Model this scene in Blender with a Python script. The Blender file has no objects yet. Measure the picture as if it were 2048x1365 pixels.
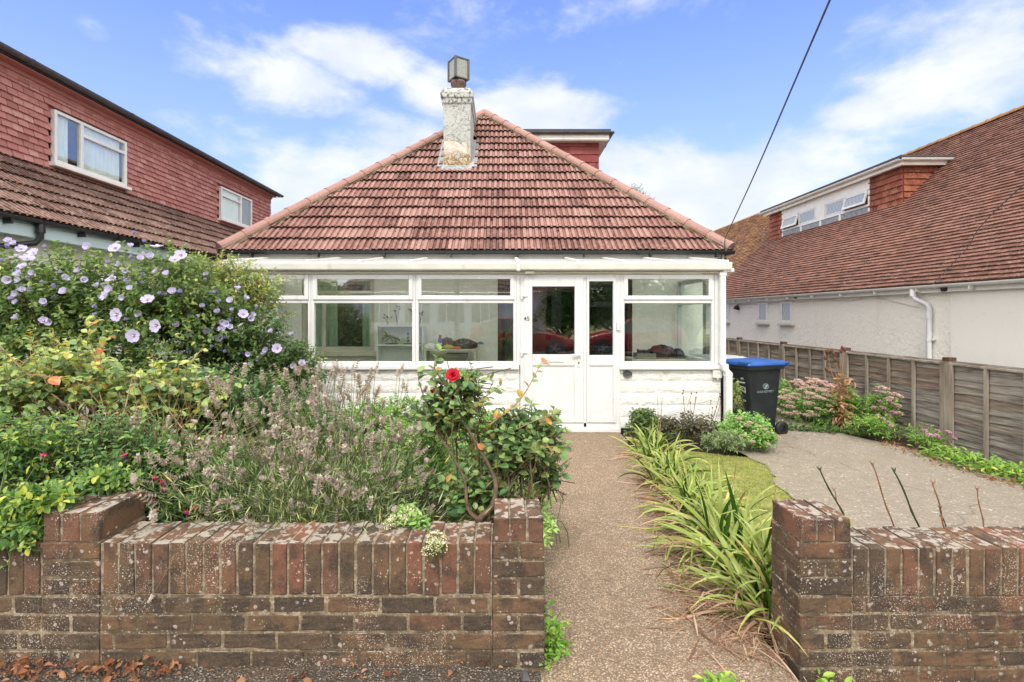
import bpy, math, random
import numpy as np
from mathutils import Vector, Matrix
R = math.radians
rng = np.random.default_rng(7)
random.seed(7)
sc = bpy.context.scene
COL = sc.collection

# ------------------------------------------------------------------ camera
EYE = 1.48; FPX = 1010.0; VX = 1005.0; VY = 630.0
cd = bpy.data.cameras.new("camera"); cam = bpy.data.objects.new("camera", cd); COL.objects.link(cam)
cam.location = (0, 0, EYE); cam.rotation_euler = (R(90), 0, 0)
cd.sensor_width = 36.0; cd.lens = 36.0*FPX/2048
cd.shift_x = (1024-VX)/2048; cd.shift_y = -(682.5-VY)/2048
cd.clip_start = 0.05; cd.clip_end = 2000
sc.camera = cam

# ------------------------------------------------------------------ light
sc.view_settings.view_transform = 'Standard'; sc.view_settings.look = 'None'
sc.view_settings.gamma = 1; sc.view_settings.exposure = 0.92
SUN_EL = 48; SUN_AZ = 192          # compass azimuth, 180 = behind the camera (-Y)
sd = bpy.data.lights.new("sun", 'SUN'); sun = bpy.data.objects.new("sun", sd); COL.objects.link(sun)
sd.energy = 1.25; sd.angle = R(11); sd.color = (1.0, .94, .84)
sdir = Vector((math.sin(R(SUN_AZ))*math.cos(R(SUN_EL)), math.cos(R(SUN_AZ))*math.cos(R(SUN_EL)), math.sin(R(SUN_EL))))
sun.rotation_euler = (-sdir).to_track_quat('-Z', 'Y').to_euler()
w = bpy.data.worlds.new("World"); sc.world = w; w.use_nodes = True
wt = w.node_tree; wt.nodes.clear()
class G:
    """tiny node graph helper"""
    def __init__(s, t): s.t = t
    def n(s, typ, **kw):
        nd = s.t.nodes.new(typ)
        for k, v in kw.items():
            if k.startswith('in_'):
                key = k[3:]; key = int(key) if key.isdigit() else key.replace('_', ' ')
                s.set(nd.inputs[key], v)
            else: setattr(nd, k, v)
        return nd
    def set(s, sock, v):
        if isinstance(v, bpy.types.NodeSocket): s.t.links.new(v, sock)
        elif isinstance(v, bpy.types.Node): s.t.links.new(v.outputs[0], sock)
        else: sock.default_value = v
    def m(s, op, a, b=None, c=None, clamp=False):
        nd = s.n('ShaderNodeMath', operation=op, use_clamp=clamp); s.set(nd.inputs[0], a)
        if b is not None: s.set(nd.inputs[1], b)
        if c is not None: s.set(nd.inputs[2], c)
        return nd.outputs[0]
    def mr(s, v, a, b, c=0., d=1., smooth=True):
        nd = s.n('ShaderNodeMapRange'); nd.interpolation_type = 'SMOOTHSTEP' if smooth else 'LINEAR'
        for i, x in enumerate((v, a, b, c, d)): s.set(nd.inputs[i], x)
        return nd.outputs[0]
    def mix(s, f, a, b, blend='MIX'):
        nd = s.n('ShaderNodeMix', data_type='RGBA', blend_type=blend)
        s.set(nd.inputs[0], f)
        for i, x in ((6, a), (7, b)):
            if isinstance(x, tuple) and len(x) == 3: x = (*x, 1)
            s.set(nd.inputs[i], x)
        return nd.outputs[2]
    def ramp(s, f, stops, interp='LINEAR'):
        nd = s.n('ShaderNodeValToRGB'); cr = nd.color_ramp; cr.interpolation = interp
        while len(cr.elements) < len(stops): cr.elements.new(.5)
        for e, (p, c) in zip(cr.elements, stops): e.position = p; e.color = (*c, 1) if len(c) == 3 else c
        s.set(nd.inputs[0], f); return nd.outputs[0]
    def noise(s, vec, scale, detail=3, rough=.55, dist=0.):
        nd = s.n('ShaderNodeTexNoise'); s.set(nd.inputs['Vector'], vec); nd.inputs['Scale'].default_value = scale
        nd.inputs['Detail'].default_value = detail; nd.inputs['Roughness'].default_value = rough
        nd.inputs['Distortion'].default_value = dist; return nd.outputs[0]
    def voro(s, vec, scale, feature='F1', rand=1., out=0):
        nd = s.n('ShaderNodeTexVoronoi', feature=feature); s.set(nd.inputs['Vector'], vec)
        nd.inputs['Scale'].default_value = scale; nd.inputs['Randomness'].default_value = rand; return nd.outputs[out]
    def scale(s, vec, sx, sy, sz):
        nd = s.n('ShaderNodeVectorMath', operation='MULTIPLY'); s.set(nd.inputs[0], vec); nd.inputs[1].default_value = (sx, sy, sz); return nd.outputs[0]
    def bump(s, h, strength, dist=.01, normal=None):
        nd = s.n('ShaderNodeBump'); s.set(nd.inputs['Height'], h); nd.inputs['Strength'].default_value = strength
        nd.inputs['Distance'].default_value = dist
        if normal is not None: s.set(nd.inputs['Normal'], normal)
        return nd.outputs[0]
g = G(wt)
geo = g.n('ShaderNodeTexCoord').outputs['Generated']
sp = g.n('ShaderNodeSeparateXYZ', in_0=geo)
sky = g.n('ShaderNodeTexSky', sky_type='NISHITA', sun_disc=False, sun_elevation=R(SUN_EL), sun_rotation=R(SUN_AZ))
sky.air_density = 1.3; sky.dust_density = .6; sky.ozone_density = 3.0
az = g.m('ARCTAN2', sp.outputs[0], sp.outputs[1]); el = g.m('ARCSINE', sp.outputs[2])
CL = [(600, 165, 110, 50, 1.0), (700, 115, 100, 40, 1.05), (690, 275, 60, 26, .7), (870, 195, 70, 40, .85), (900, 40, 150, 45, .55), (1070, 225, 120, 50, 1.2), (790, 270, 110, 50, .75), (600, 400, 85, 55, .9),
      (1390, 400, 190, 75, 1.2), (1620, 310, 160, 60, .85), (1880, 170, 200, 100, .85), (1720, 230, 90, 40, .9), (1960, 60, 180, 60, .6), (1230, 20, 300, 40, .35),
      (330, 235, 90, 28, .35), (180, 50, 45, 30, .5), (560, 180, 60, 40, .3), (1420, 470, 400, 60, .9), (760, 330, 260, 50, .75), (1280, 320, 120, 60, .6)]
bias = None
for (x, y, sx, sy, wgt) in CL:
    a0 = math.atan2(x-VX, FPX); e0 = math.atan2((VY-y)*math.cos(a0), FPX)
    ca = math.cos(a0); ax_ = sx/FPX*ca*ca; ey_ = sy/FPX*ca
    u = g.m('DIVIDE', g.m('SUBTRACT', az, a0), ax_); v = g.m('DIVIDE', g.m('SUBTRACT', el, e0), ey_)
    d2 = g.m('ADD', g.m('MULTIPLY', u, u), g.m('MULTIPLY', v, v))
    b = g.m('MULTIPLY', g.m('EXPONENT', g.m('MULTIPLY', d2, -.5)), wgt)
    bias = b if bias is None else g.m('MAXIMUM', bias, b)
behind = g.m('MAXIMUM', g.mr(sp.outputs[1], .52, .25), g.mr(sp.outputs[2], .58, .78))  # mask of the unseen sky beside, behind and overhead, given added bright cloud
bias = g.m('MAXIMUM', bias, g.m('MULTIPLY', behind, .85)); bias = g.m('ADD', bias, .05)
cv = g.scale(geo, 1, 1, 2.0)
n1 = g.noise(cv, 4.2, 9, .58, .35); n2 = g.noise(cv, 13, 5, .6, .2)
nn = g.m('ADD', g.m('MULTIPLY', n1, .72), g.m('MULTIPLY', n2, .34))
dens = g.mr(g.m('ADD', nn, g.m('MULTIPLY', bias, .42)), .63, .92)
shade = g.noise(cv, 6, 4, .5)
cloudc = g.mix(g.mr(shade, .3, .7), (4.4, 4.75, 5.4), (5.6, 5.7, 5.8))
cloudc = g.mix(behind, cloudc, (13.2, 12.5, 11.5))  # out-of-view cloud made far brighter than the visible sky, as added fill light
skyc = g.mix(1.0, sky.outputs[0], (.84, .95, 1.70), 'MULTIPLY')
skyc = g.mix(g.mr(sp.outputs[2], .62, .0, .08, .6), skyc, (3.6, 4.35, 5.9))
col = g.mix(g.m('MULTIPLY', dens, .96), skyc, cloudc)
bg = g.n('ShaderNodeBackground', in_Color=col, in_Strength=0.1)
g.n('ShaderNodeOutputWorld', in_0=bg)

# ------------------------------------------------------------------ geometry helpers
def P(x, y, Y):
    """world point seen at photo pixel (x, y) and at distance Y: used to take measurements"""
    return np.array(((x-VX)*Y/FPX, Y, EYE-(y-VY)*Y/FPX))
def sstep(t): t = np.clip(t, 0, 1); return t*t*(3-2*t)
def gz(X, Y):
    """ground level: falls gently to the house, and to the drive on the right"""
    X = np.asarray(X, float); Y = np.asarray(Y, float)
    z = -.02*np.clip(Y-2, 0, 6)
    z = z - .09*sstep((X-1.9)/1.2)*sstep((Y-2.6)/2.5)
    k = 1-sstep((Y-2.0)/.9)
    k = np.where(Y < -2.3, 0, k)
    z = z + k*(.035*(1-sstep((X+.1)/.3)) - .07*sstep((X-1.1)/.3))
    return z
def frame(d, up=(0, 0, 1)):
    d = np.asarray(d, float); d = d/np.linalg.norm(d)
    u = np.asarray(up, float)
    if abs(np.dot(d, u)) > .98: u = np.array((1., 0, 0))
    x = np.cross(d, u); x /= np.linalg.norm(x); z = np.cross(x, d)
    return np.stack([x, d, z], 1)          # columns: side, along, up
class MB:
    def __init__(s): s.v = []; s.f = []; s.n = 0
    def add(s, verts, faces, tint=.5, mat=0, smooth=False):
        verts = np.asarray(verts, float).reshape(-1, 3)
        if not isinstance(faces, list) or (len(faces) and isinstance(faces[0], (tuple, list))):
            by = {}
            for i, f in enumerate(faces): by.setdefault(len(f), []).append((i, f))
            fl = [(np.array([f for _, f in L]), [i for i, _ in L]) for L in by.values()]
        else: fl = [(f, None) for f in faces]
        for arr, idx in fl:
            if len(arr) == 0: continue
            t = np.broadcast_to(np.asarray(tint, float), (len(arr),)) if np.ndim(tint) == 0 else (np.asarray(tint)[idx] if idx is not None else np.asarray(tint))
            s.f.append((np.asarray(arr)+s.n, np.array(t, float), mat, smooth))
        s.v.append(verts); s.n += len(verts)
    def box(s, x0, x1, y0, y1, z0, z1, tint=.5, mat=0):
        v = [(x, y, z) for z in (z0, z1) for y in (y0, y1) for x in (x0, x1)]
        s.add(v, [(0, 2, 3, 1), (4, 5, 7, 6), (0, 1, 5, 4), (1, 3, 7, 5), (3, 2, 6, 7), (2, 0, 4, 6)], tint, mat)
    def obox(s, c, h, M, tint=.5, mat=0):
        v = np.array([(x, y, z) for z in (-h[2], h[2]) for y in (-h[1], h[1]) for x in (-h[0], h[0])])
        s.add(v @ np.asarray(M).T + np.asarray(c), [(0, 2, 3, 1), (4, 5, 7, 6), (0, 1, 5, 4), (1, 3, 7, 5), (3, 2, 6, 7), (2, 0, 4, 6)], tint, mat)
    def quad(s, a, b, c, d, tint=.5, mat=0): s.add([a, b, c, d], [(0, 1, 2, 3)], tint, mat)
    def poly(s, pts, tint=.5, mat=0): s.add(pts, [tuple(range(len(pts)))], tint, mat)
    def tube(s, pts, r, n=6, tint=.5, mat=0, cap=True):
        pts = np.asarray(pts, float); k = len(pts); r = np.broadcast_to(np.asarray(r, float), (k,))
        T = np.gradient(pts, axis=0); T /= np.linalg.norm(T, axis=1)[:, None]+1e-9
        up = np.array((0, 0, 1.)) if abs(T[0, 2]) < .9 else np.array((1., 0, 0))
        V = []
        for i in range(k):
            a = np.cross(T[i], up); a /= np.linalg.norm(a)+1e-9; b = np.cross(a, T[i]); up = b
            ang = np.arange(n)*2*math.pi/n
            V.append(pts[i]+r[i]*(np.cos(ang)[:, None]*a+np.sin(ang)[:, None]*b))
        V = np.concatenate(V); i = np.arange(k-1)[:, None]*n; j = np.arange(n)[None]; j2 = (j+1) % n
        F = np.stack([i+j, i+j2, i+n+j2, i+n+j], -1).reshape(-1, 4)
        s.add(V, [F], tint, mat, True)
        if cap: s.add(V[:n], [tuple(range(n))[::-1]], tint, mat); s.add(V[-n:], [tuple(range(n))], tint, mat)
    def lathe(s, c, prof, n=16, tint=.5, mat=0, M=None):
        """prof: list of (r, h) along the local z of M"""
        ang = np.arange(n)*2*math.pi/n; V = []
        for r, h in prof: V.append(np.stack([r*np.cos(ang), r*np.sin(ang), np.full(n, h)], 1))
        V = np.concatenate(V)
        if M is not None: V = V @ np.asarray(M).T
        i = np.arange(len(prof)-1)[:, None]*n; j = np.arange(n)[None]; j2 = (j+1) % n
        F = np.stack([i+j, i+j2, i+n+j2, i+n+j], -1).reshape(-1, 4)
        s.add(V+np.asarray(c), [F], tint, mat, True)
    def prism(s, pts2, axis, a0, a1, tint=.5, mat=0):
        """extrude a 2-D outline: axis 'x' pts (y,z); 'y' pts (x,z); 'z' pts (x,y)"""
        k = len(pts2)
        def mk(p, a): return {'x': (a, p[0], p[1]), 'y': (p[0], a, p[1]), 'z': (p[0], p[1], a)}[axis]
        V = [mk(p, a0) for p in pts2]+[mk(p, a1) for p in pts2]
        F = [tuple(range(k))[::-1], tuple(range(k, 2*k))]+[(i, (i+1) % k, (i+1) % k+k, i+k) for i in range(k)]
        s.add(V, F, tint, mat)
    def scatter(s, tpl, pos, M, scl, tint, mat=0, smooth=False):
        """tpl: (verts, [face arrays]); pos (N,3); M (N,3,3) columns; scl (N,) or (N,3)"""
        V, Fs = tpl; N = len(pos); K = len(V)
        if N == 0: return
        scl = np.asarray(scl, float); scl = np.repeat(scl[:, None], 3, 1) if scl.ndim == 1 else scl
        W = np.einsum('nij,nkj->nki', M, V[None]*scl[:, None, :])+pos[:, None, :]
        tint = np.broadcast_to(tint, (N,)); s.v.append(W.reshape(-1, 3))
        for F in Fs:
            A = (F[None]+(np.arange(N)*K)[:, None, None]).reshape(-1, F.shape[1])+s.n
            s.f.append((A, np.repeat(tint, len(F)), mat, smooth))
        s.n += N*K
    def mesh(s, name, mats, off=None):
        V = np.concatenate(s.v)
        if off is not None: V = V-np.asarray(off)
        me = bpy.data.meshes.new(name)
        me.vertices.add(len(V)); me.vertices.foreach_set('co', V.astype(np.float32).ravel())
        loops = np.concatenate([a.ravel() for a, _, _, _ in s.f]); tot = np.concatenate([np.full(len(a), a.shape[1]) for a, _, _, _ in s.f])
        me.loops.add(len(loops)); me.loops.foreach_set('vertex_index', loops.astype(np.int32))
        me.polygons.add(len(tot)); st = np.concatenate([[0], np.cumsum(tot)[:-1]])
        me.polygons.foreach_set('loop_start', st.astype(np.int32))
        me.polygons.foreach_set('loop_total', tot.astype(np.int32))
        me.polygons.foreach_set('material_index', np.concatenate([np.full(len(a), m) for a, _, m, _ in s.f]).astype(np.int32))
        me.polygons.foreach_set('use_smooth', np.concatenate([np.full(len(a), b) for a, _, _, b in s.f]))
        at = me.attributes.new('tint', 'FLOAT', 'FACE'); at.data.foreach_set('value', np.concatenate([t for _, t, _, _ in s.f]).astype(np.float32))
        for m in (mats if isinstance(mats, (list, tuple)) else [mats]): me.materials.append(m)
        me.update(calc_edges=True); me.validate(); return me
    def build(s, name, mats, parent=None, bevel=0, label=None):
        off = np.array(parent_world(parent)) if parent else None
        me = s.mesh(name, mats, off); o = bpy.data.objects.new(name, me); COL.objects.link(o)
        if parent: o.parent = parent
        if bevel:
            b = o.modifiers.new('bevel', 'BEVEL'); b.width = bevel; b.segments = 2; b.limit_method = 'ANGLE'; b.angle_limit = R(40)
        if label: o['label'] = label
        return o
def parent_world(o):
    v = Vector((0, 0, 0))
    while o: v = v+o.location; o = o.parent
    return v
def tag(o, label, cat, group=None, kind=None):
    o['label'] = label; o['category'] = cat
    if group: o['group'] = group
    if kind: o['kind'] = kind
    return o
def thing(name, label, cat, loc, group=None):
    o = bpy.data.objects.new(name, None); COL.objects.link(o); o.location = [float(a) for a in loc]
    return tag(o, label, cat, group)
def struct(name, mb, mats):
    o = mb.build(name, mats); o['kind'] = 'structure'; return o
def stuff(name, mb, mats, label, cat):
    o = mb.build(name, mats); o['kind'] = 'stuff'; o['label'] = label; o['category'] = cat; return o
def inst(me, name, parent, pos, M=None, s=1.0):
    """one child object sharing the mesh me, at world position pos"""
    o = bpy.data.objects.new(name, me); COL.objects.link(o); o.parent = parent
    p = Vector([float(a) for a in pos])-parent_world(parent)
    A = Matrix.Identity(4) if M is None else Matrix([[float(a) for a in r] for r in M]).to_4x4()
    o.matrix_local = Matrix.Translation(p) @ A @ Matrix.Scale(s, 4)
    return o
def text_obj(txt, name, parent, size, pos, rot, mat, depth=.002, align='CENTER'):
    cu = bpy.data.curves.new('t', 'FONT'); cu.body = txt; cu.size = size; cu.extrude = depth; cu.align_x = align; cu.align_y = 'CENTER'
    t = bpy.data.objects.new('t', cu); COL.objects.link(t)
    me = bpy.data.meshes.new_from_object(t.evaluated_get(bpy.context.evaluated_depsgraph_get())); bpy.data.objects.remove(t)
    me.materials.clear(); me.materials.append(mat)
    o = bpy.data.objects.new(name, me); COL.objects.link(o); o.parent = parent
    o.location = Vector(pos)-parent_world(parent); o.rotation_euler = rot; return o

# ------------------------------------------------------------------ materials
def new(name):
    m = bpy.data.materials.new(name); m.use_nodes = True; t = m.node_tree
    h = G(t); b = t.nodes['Principled BSDF']
    h.b = b; h.obj = h.n('ShaderNodeTexCoord').outputs['Object']
    h.tint = h.n('ShaderNodeAttribute', attribute_name='tint').outputs['Fac']
    return m, h
def setp(h, col=None, rough=None, bump=None, spec=None, metal=None):
    b = h.b
    if col is not None: h.set(b.inputs['Base Color'], (*col, 1) if isinstance(col, tuple) and len(col) == 3 else col)
    if rough is not None: h.set(b.inputs['Roughness'], rough)
    if bump is not None: h.set(b.inputs['Normal'], bump)
    if spec is not None: b.inputs['Specular IOR Level'].default_value = spec
    if metal is not None: b.inputs['Metallic'].default_value = metal
def plain(name, col, rough=.5, var=.12, nscale=6, bump=0, bscale=60, spec=.5, metal=0, dirt=None):
    """paint, plastic, wood: a base colour with uneven wear, a tint per face and fine relief"""
    m, h = new(name)
    n = h.noise(h.obj, nscale, 4)
    lo = tuple(c*(1-var) for c in col); hi = tuple(min(1, c*(1+var)) for c in col)
    c = h.mix(h.mr(n, .3, .7), lo, hi)
    c = h.mix(h.m('MULTIPLY', h.m('ABSOLUTE', h.m('SUBTRACT', h.tint, .5)), .6), c, (0.0, 0.0, 0.0)) if var > 0 else c
    if dirt:
        d = h.noise(h.scale(h.obj, 1, 1, .35), 5, 6, .65)
        c = h.mix(h.mr(d, .58, .75, 0, dirt[1]), c, dirt[0])
    setp(h, c, h.mr(n, .3, .7, rough*.85, min(1, rough*1.15)), h.bump(h.noise(h.obj, bscale, 3), bump, .01) if bump else None, spec, metal)
    return m
M = {}
def tile_mat(name, cols, moss=(.05, .04, .03), mossamt=.6, lichen=None, lich_amt=0, pale=None, streak=(14, 14, 1.2)):
    m, h = new(name)
    c = h.ramp(h.tint, cols)
    n = h.noise(h.obj, 30, 5, .6); c = h.mix(h.mr(n, .3, .7, 0, .35), c, tuple(x*.55 for x in cols[len(cols)//2][1]))
    if pale:
        sN = h.noise(h.scale(h.obj, *streak), 1.0, 5, .65); c = h.mix(h.mr(sN, .48, .66, 0, pale[1]), c, pale[0])
    mo = h.noise(h.obj, 1.3, 3, .5); mo2 = h.noise(h.obj, 22, 5, .7)
    f = h.m('MULTIPLY', h.mr(mo, .42, .62), h.mr(mo2, .45, .62)); c = h.mix(h.m('MULTIPLY', f, mossamt), c, moss)
    if lichen:
        v = h.voro(h.obj, 16); ln = h.noise(h.obj, 1.1, 3); f2 = h.m('MULTIPLY', h.mr(v, .30, .2), h.mr(ln, .42, .56))
        c = h.mix(h.m('MULTIPLY', f2, lich_amt), c, lichen)
    setp(h, c, .82, h.bump(h.noise(h.obj, 90, 4), .25, .004), .25); return m
M['pantile'] = tile_mat('pink concrete roof tile', [(0, (.045, .020, .017)), (.3, (.15, .066, .056)), (.6, (.255, .125, .106)), (1, (.37, .225, .195))], pale=((.44, .31, .28), .30), mossamt=.28)
M['hip'] = tile_mat('pink hip tile', [(0, (.30, .165, .14)), (.5, (.36, .21, .18)), (1, (.42, .27, .24))], mossamt=.2)
M['browntile'] = tile_mat('brown roof tile', [(0, (.06, .032, .026)), (.5, (.19, .105, .083)), (1, (.33, .215, .18))], pale=((.44, .33, .28), .5), mossamt=.35)
M['plaintile'] = tile_mat('brown plain tile', [(0, (.12, .058, .043)), (.5, (.245, .122, .09)), (1, (.36, .195, .145))], lichen=(.50, .45, .38), lich_amt=.4, mossamt=.5, moss=(.07, .05, .04))
M['oldtile'] = tile_mat('weathered tile with orange lichen', [(0, (.16, .09, .045)), (.5, (.34, .19, .09)), (1, (.46, .30, .16))], moss=(.5, .27, .05), mossamt=.8)
M['hung'] = tile_mat('red hung tile', [(0, (.30, .115, .10)), (.5, (.46, .205, .18)), (1, (.58, .34, .30))], mossamt=.12)
M['hungorange'] = tile_mat('orange red hung tile', [(0, (.12, .04, .028)), (.5, (.28, .085, .05)), (1, (.42, .18, .11))], mossamt=.6, lichen=(.55, .45, .3), lich_amt=.4)
M['hungdark'] = tile_mat('crimson hung tile', [(0, (.15, .035, .035)), (.5, (.235, .06, .058)), (1, (.32, .10, .09))], mossamt=.15)

def brick_mat():
    m, h = new('weathered brick')
    c = h.ramp(h.tint, [(0, (.052, .041, .033)), (.22, (.078, .056, .040)), (.45, (.112, .074, .046)), (.62, (.14, .083, .048)), (.76, (.125, .066, .045)), (.9, (.17, .078, .052)), (1, (.205, .085, .056))])
    b1 = h.noise(h.obj, 9, 4, .6); c = h.mix(h.mr(b1, .44, .60, 0, .75), c, (.036, .031, .028))
    b2 = h.noise(h.obj, 6, 3, .5, .5); c = h.mix(h.mr(b2, .54, .68, 0, .5), c, (.20, .10, .055))
    n = h.noise(h.obj, 140, 3, .7); c = h.mix(h.mr(n, .35, .75, 0, .35), c, (.23, .165, .11))
    geo = h.n('ShaderNodeNewGeometry'); nz = h.n('ShaderNodeSeparateXYZ', in_0=geo.outputs['Normal']).outputs[2]
    top = h.mr(nz, .6, .9)
    # fine white lichen specks, in drifts
    wob = h.n('ShaderNodeVectorMath', operation='ADD'); h.set(wob.inputs[0], h.obj)
    nn = h.n('ShaderNodeTexNoise'); h.set(nn.inputs['Vector'], h.obj); nn.inputs['Scale'].default_value = 45
    sc_ = h.n('ShaderNodeVectorMath', operation='SCALE'); h.set(sc_.inputs[0], nn.outputs[1]); sc_.inputs['Scale'].default_value = .022
    h.set(wob.inputs[1], sc_.outputs[0]); wv = wob.outputs[0]
    cl = h.noise(h.obj, 2.6, 4, .6)
    v1 = h.voro(wv, 75); s1 = h.m('MULTIPLY', h.mr(v1, .27, .19), h.mr(h.noise(h.obj, 7, 5, .8), .53, .62))
    v1b = h.voro(wv, 150); s1b = h.m('MULTIPLY', h.mr(v1b, .30, .2), h.mr(cl, .50, .62))
    v2 = h.voro(wv, 21); s2 = h.m('MULTIPLY', h.mr(v2, .21, .16), h.mr(h.noise(h.obj, 6.5, 2), .47, .53))
    v3 = h.noise(wv, 17, 4, .6, .6); s3 = h.m('MULTIPLY', h.mr(v3, .50, .56), top)
    c = h.mix(h.m('MULTIPLY', s2, .62), c, (.50, .45, .40))
    c = h.mix(h.m('MULTIPLY', s3, .75), c, (.40, .375, .325))
    c = h.mix(h.m('MULTIPLY', h.m('MAXIMUM', s1, s1b), .8), c, (.66, .60, .52))
    hgt = h.m('ADD', h.m('MULTIPLY', h.noise(h.obj, 55, 6, .7), .7), h.m('MULTIPLY', h.noise(h.obj, 14, 3), .6))
    setp(h, c, .92, h.bump(hgt, .7, .008), .2); return m
M['brick'] = brick_mat()
def mortar_mat():
    m, h = new('lime mortar'); n = h.noise(h.obj, 40, 5, .7); n2 = h.noise(h.obj, 4, 4, .6)
    c = h.ramp(n, [(.3, (.10, .078, .05)), (.5, (.23, .18, .12)), (.7, (.42, .36, .26))])
    c = h.mix(h.mr(n2, .42, .58, 0, .85), c, (.085, .066, .042))
    w_ = h.mr(h.voro(h.obj, 70), .28, .18); c = h.mix(h.m('MULTIPLY', w_, .4), c, (.62, .58, .5))
    setp(h, c, .95, h.bump(n, .8, .006), .15); return m
M['mortar'] = mortar_mat(); M['mortarlight'] = plain('pale lime mortar', (.25, .205, .145), .95, .45, 35, bump=.8, bscale=90, dirt=((.12, .09, .06), .9))
def render_mat(name, col=(.77, .77, .745), scale=38, strength=.9, dirt=.35):
    m, h = new(name); a = h.noise(h.obj, scale, 4, .6, .8); b = h.voro(h.obj, scale*1.3, 'SMOOTH_F1')
    hgt = h.m('ADD', a, h.m('MULTIPLY', b, .5)); n = h.noise(h.scale(h.obj, 1, 1, .4), 2.2, 6, .65)
    c = h.mix(h.mr(n, .52, .75, 0, dirt), col, (.50, .45, .36)); c = h.mix(h.mr(a, .4, .3, 0, .22), c, tuple(x*.6 for x in col))
    setp(h, c, .85, h.bump(hgt, strength, .012), .3); return m
M['render'] = render_mat('white pebbledash render', scale=26)
M['roughrender'] = render_mat('white rough cast render', (.88, .865, .79), 11, 1.2, .22)
M['smoothrender'] = render_mat('smooth white render', (.88, .87, .80), 20, .06, .14)
def block_mat():
    m, h = new('white painted stone blocks')
    a = h.noise(h.scale(h.obj, .45, 1, 1.2), 24, 3, .5, 1.6)
    n = h.noise(h.obj, 3, 5, .6); c = h.mix(h.mr(n, .5, .75, 0, .35), (.80, .80, .77), (.60, .55, .44)); c = h.mix(h.mr(a, .42, .32, 0, .2), c, (.45, .43, .38))
    setp(h, c, .7, h.bump(a, .75, .016), .35); return m
M['block'] = block_mat()
M['upvc'] = plain('white upvc', (.70, .715, .72), .28, .03, 3, dirt=((.45, .41, .33), .5))
M['upvcold'] = plain('aged white upvc', (.76, .76, .71), .35, .05, 3, dirt=((.42, .38, .30), .5))
M['whitewood'] = plain('white painted wood', (.78, .78, .75), .5, .06, 4, dirt=((.40, .36, .28), .4))
M['cream'] = plain('cream painted wood', (.58, .55, .44), .5, .08, 4)
M['blueboard'] = plain('pale blue fascia paint', (.52, .66, .70), .45, .05, 2)
M['gutter'] = plain('black gutter plastic', (.022, .024, .028), .33, .15, 5, dirt=((.10, .09, .07), .5))
M['greygutter'] = plain('grey weathered gutter', (.07, .075, .08), .4, .2, 5, dirt=((.25, .25, .23), .6))
M['felt'] = plain('roofing felt', (.055, .062, .065), .8, .25, 6, bump=.4)
M['lead'] = plain('lead flashing', (.26, .29, .31), .5, .25, 9, bump=.2)
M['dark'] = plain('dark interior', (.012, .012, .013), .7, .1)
M['darkwood'] = plain('dark brown wood', (.06, .025, .014), .45, .3, 8)
M['blackpl'] = plain('black rubber', (.013, .013, .014), .55, .2, 8)
M['binbody'] = plain('charcoal bin plastic', (.016, .021, .025), .42, .12, 5, bump=.06, bscale=200)
M['binblue'] = plain('blue bin lid plastic', (.012, .085, .33), .38, .15, 6)
M['bingreen'] = plain('pale grey green bin lid plastic', (.42, .47, .42), .45, .12, 6)
M['decal'] = plain('faded grey decal', (.30, .38, .40), .6, .25, 90)
M['whitedecal'] = plain('white decal', (.78, .80, .80), .5, .1, 40)
M['black'] = plain('black lettering', (.01, .01, .01), .4, 0)
M['chrome'] = plain('brushed steel', (.55, .56, .57), .3, .1, 20, metal=1)
M['curtain'] = plain('green curtain cloth', (.52, .68, .50), .9, .12, 10)
M['voile'] = plain('white net curtain', (.80, .82, .80), .9, .06, 5)
M['terracotta'] = plain('stained brown clay pot', (.115, .07, .058), .8, .4, 18, bump=.2)
M['cowl'] = plain('dull galvanised cowl', (.30, .32, .29), .55, .18, 26, bump=.1)
M['concwhite'] = plain('pale concrete', (.42, .40, .36), .9, .2, 12, bump=.5)
def glass(name, r0=.07, tint=(.93, .97, .95)):
    m = bpy.data.materials.new(name); m.use_nodes = True; t = m.node_tree; t.nodes.clear(); h = G(t)
    tr = h.n('ShaderNodeBsdfTransparent', in_Color=(*tint, 1)); gl = h.n('ShaderNodeBsdfGlossy', in_Color=(1, 1, 1, 1), in_Roughness=.012)
    ob = h.n('ShaderNodeTexCoord').outputs['Object']
    h.set(gl.inputs['Normal'], h.bump(h.noise(ob, 1.6, 2), .05, .02))
    lw = h.n('ShaderNodeLayerWeight', in_Blend=.5); fr = h.m('ADD', h.m('MULTIPLY', h.m('POWER', lw.outputs['Facing'], 4.5), 1-r0), r0); mx = h.n('ShaderNodeMixShader', in_0=fr); h.set(mx.inputs[1], tr.outputs[0]); h.set(mx.inputs[2], gl.outputs[0])
    h.n('ShaderNodeOutputMaterial', in_0=mx.outputs[0]); return m
M['glass'] = glass('window glass', .13); M['glassdark'] = glass('tinted glass', .09, (.55, .6, .6))
def frosted():
    m, h = new('translucent roof sheet'); h.b.inputs['Base Color'].default_value = (.8, .82, .8, 1); h.b.inputs['Roughness'].default_value = .35
    tr = h.n('ShaderNodeBsdfTranslucent', in_Color=(.85, .87, .85, 1)); tp = h.n('ShaderNodeBsdfTransparent')
    a = h.n('ShaderNodeMixShader', in_0=.5); h.set(a.inputs[1], tr.outputs[0]); h.set(a.inputs[2], tp.outputs[0])
    mx = h.n('ShaderNodeMixShader', in_0=.6); h.set(mx.inputs[1], h.b.outputs[0]); h.set(mx.inputs[2], a.outputs[0])
    out = [n for n in m.node_tree.nodes if n.type == 'OUTPUT_MATERIAL'][0]; h.set(out.inputs[0], mx.outputs[0]); return m
M['polycarb'] = frosted()
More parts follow.
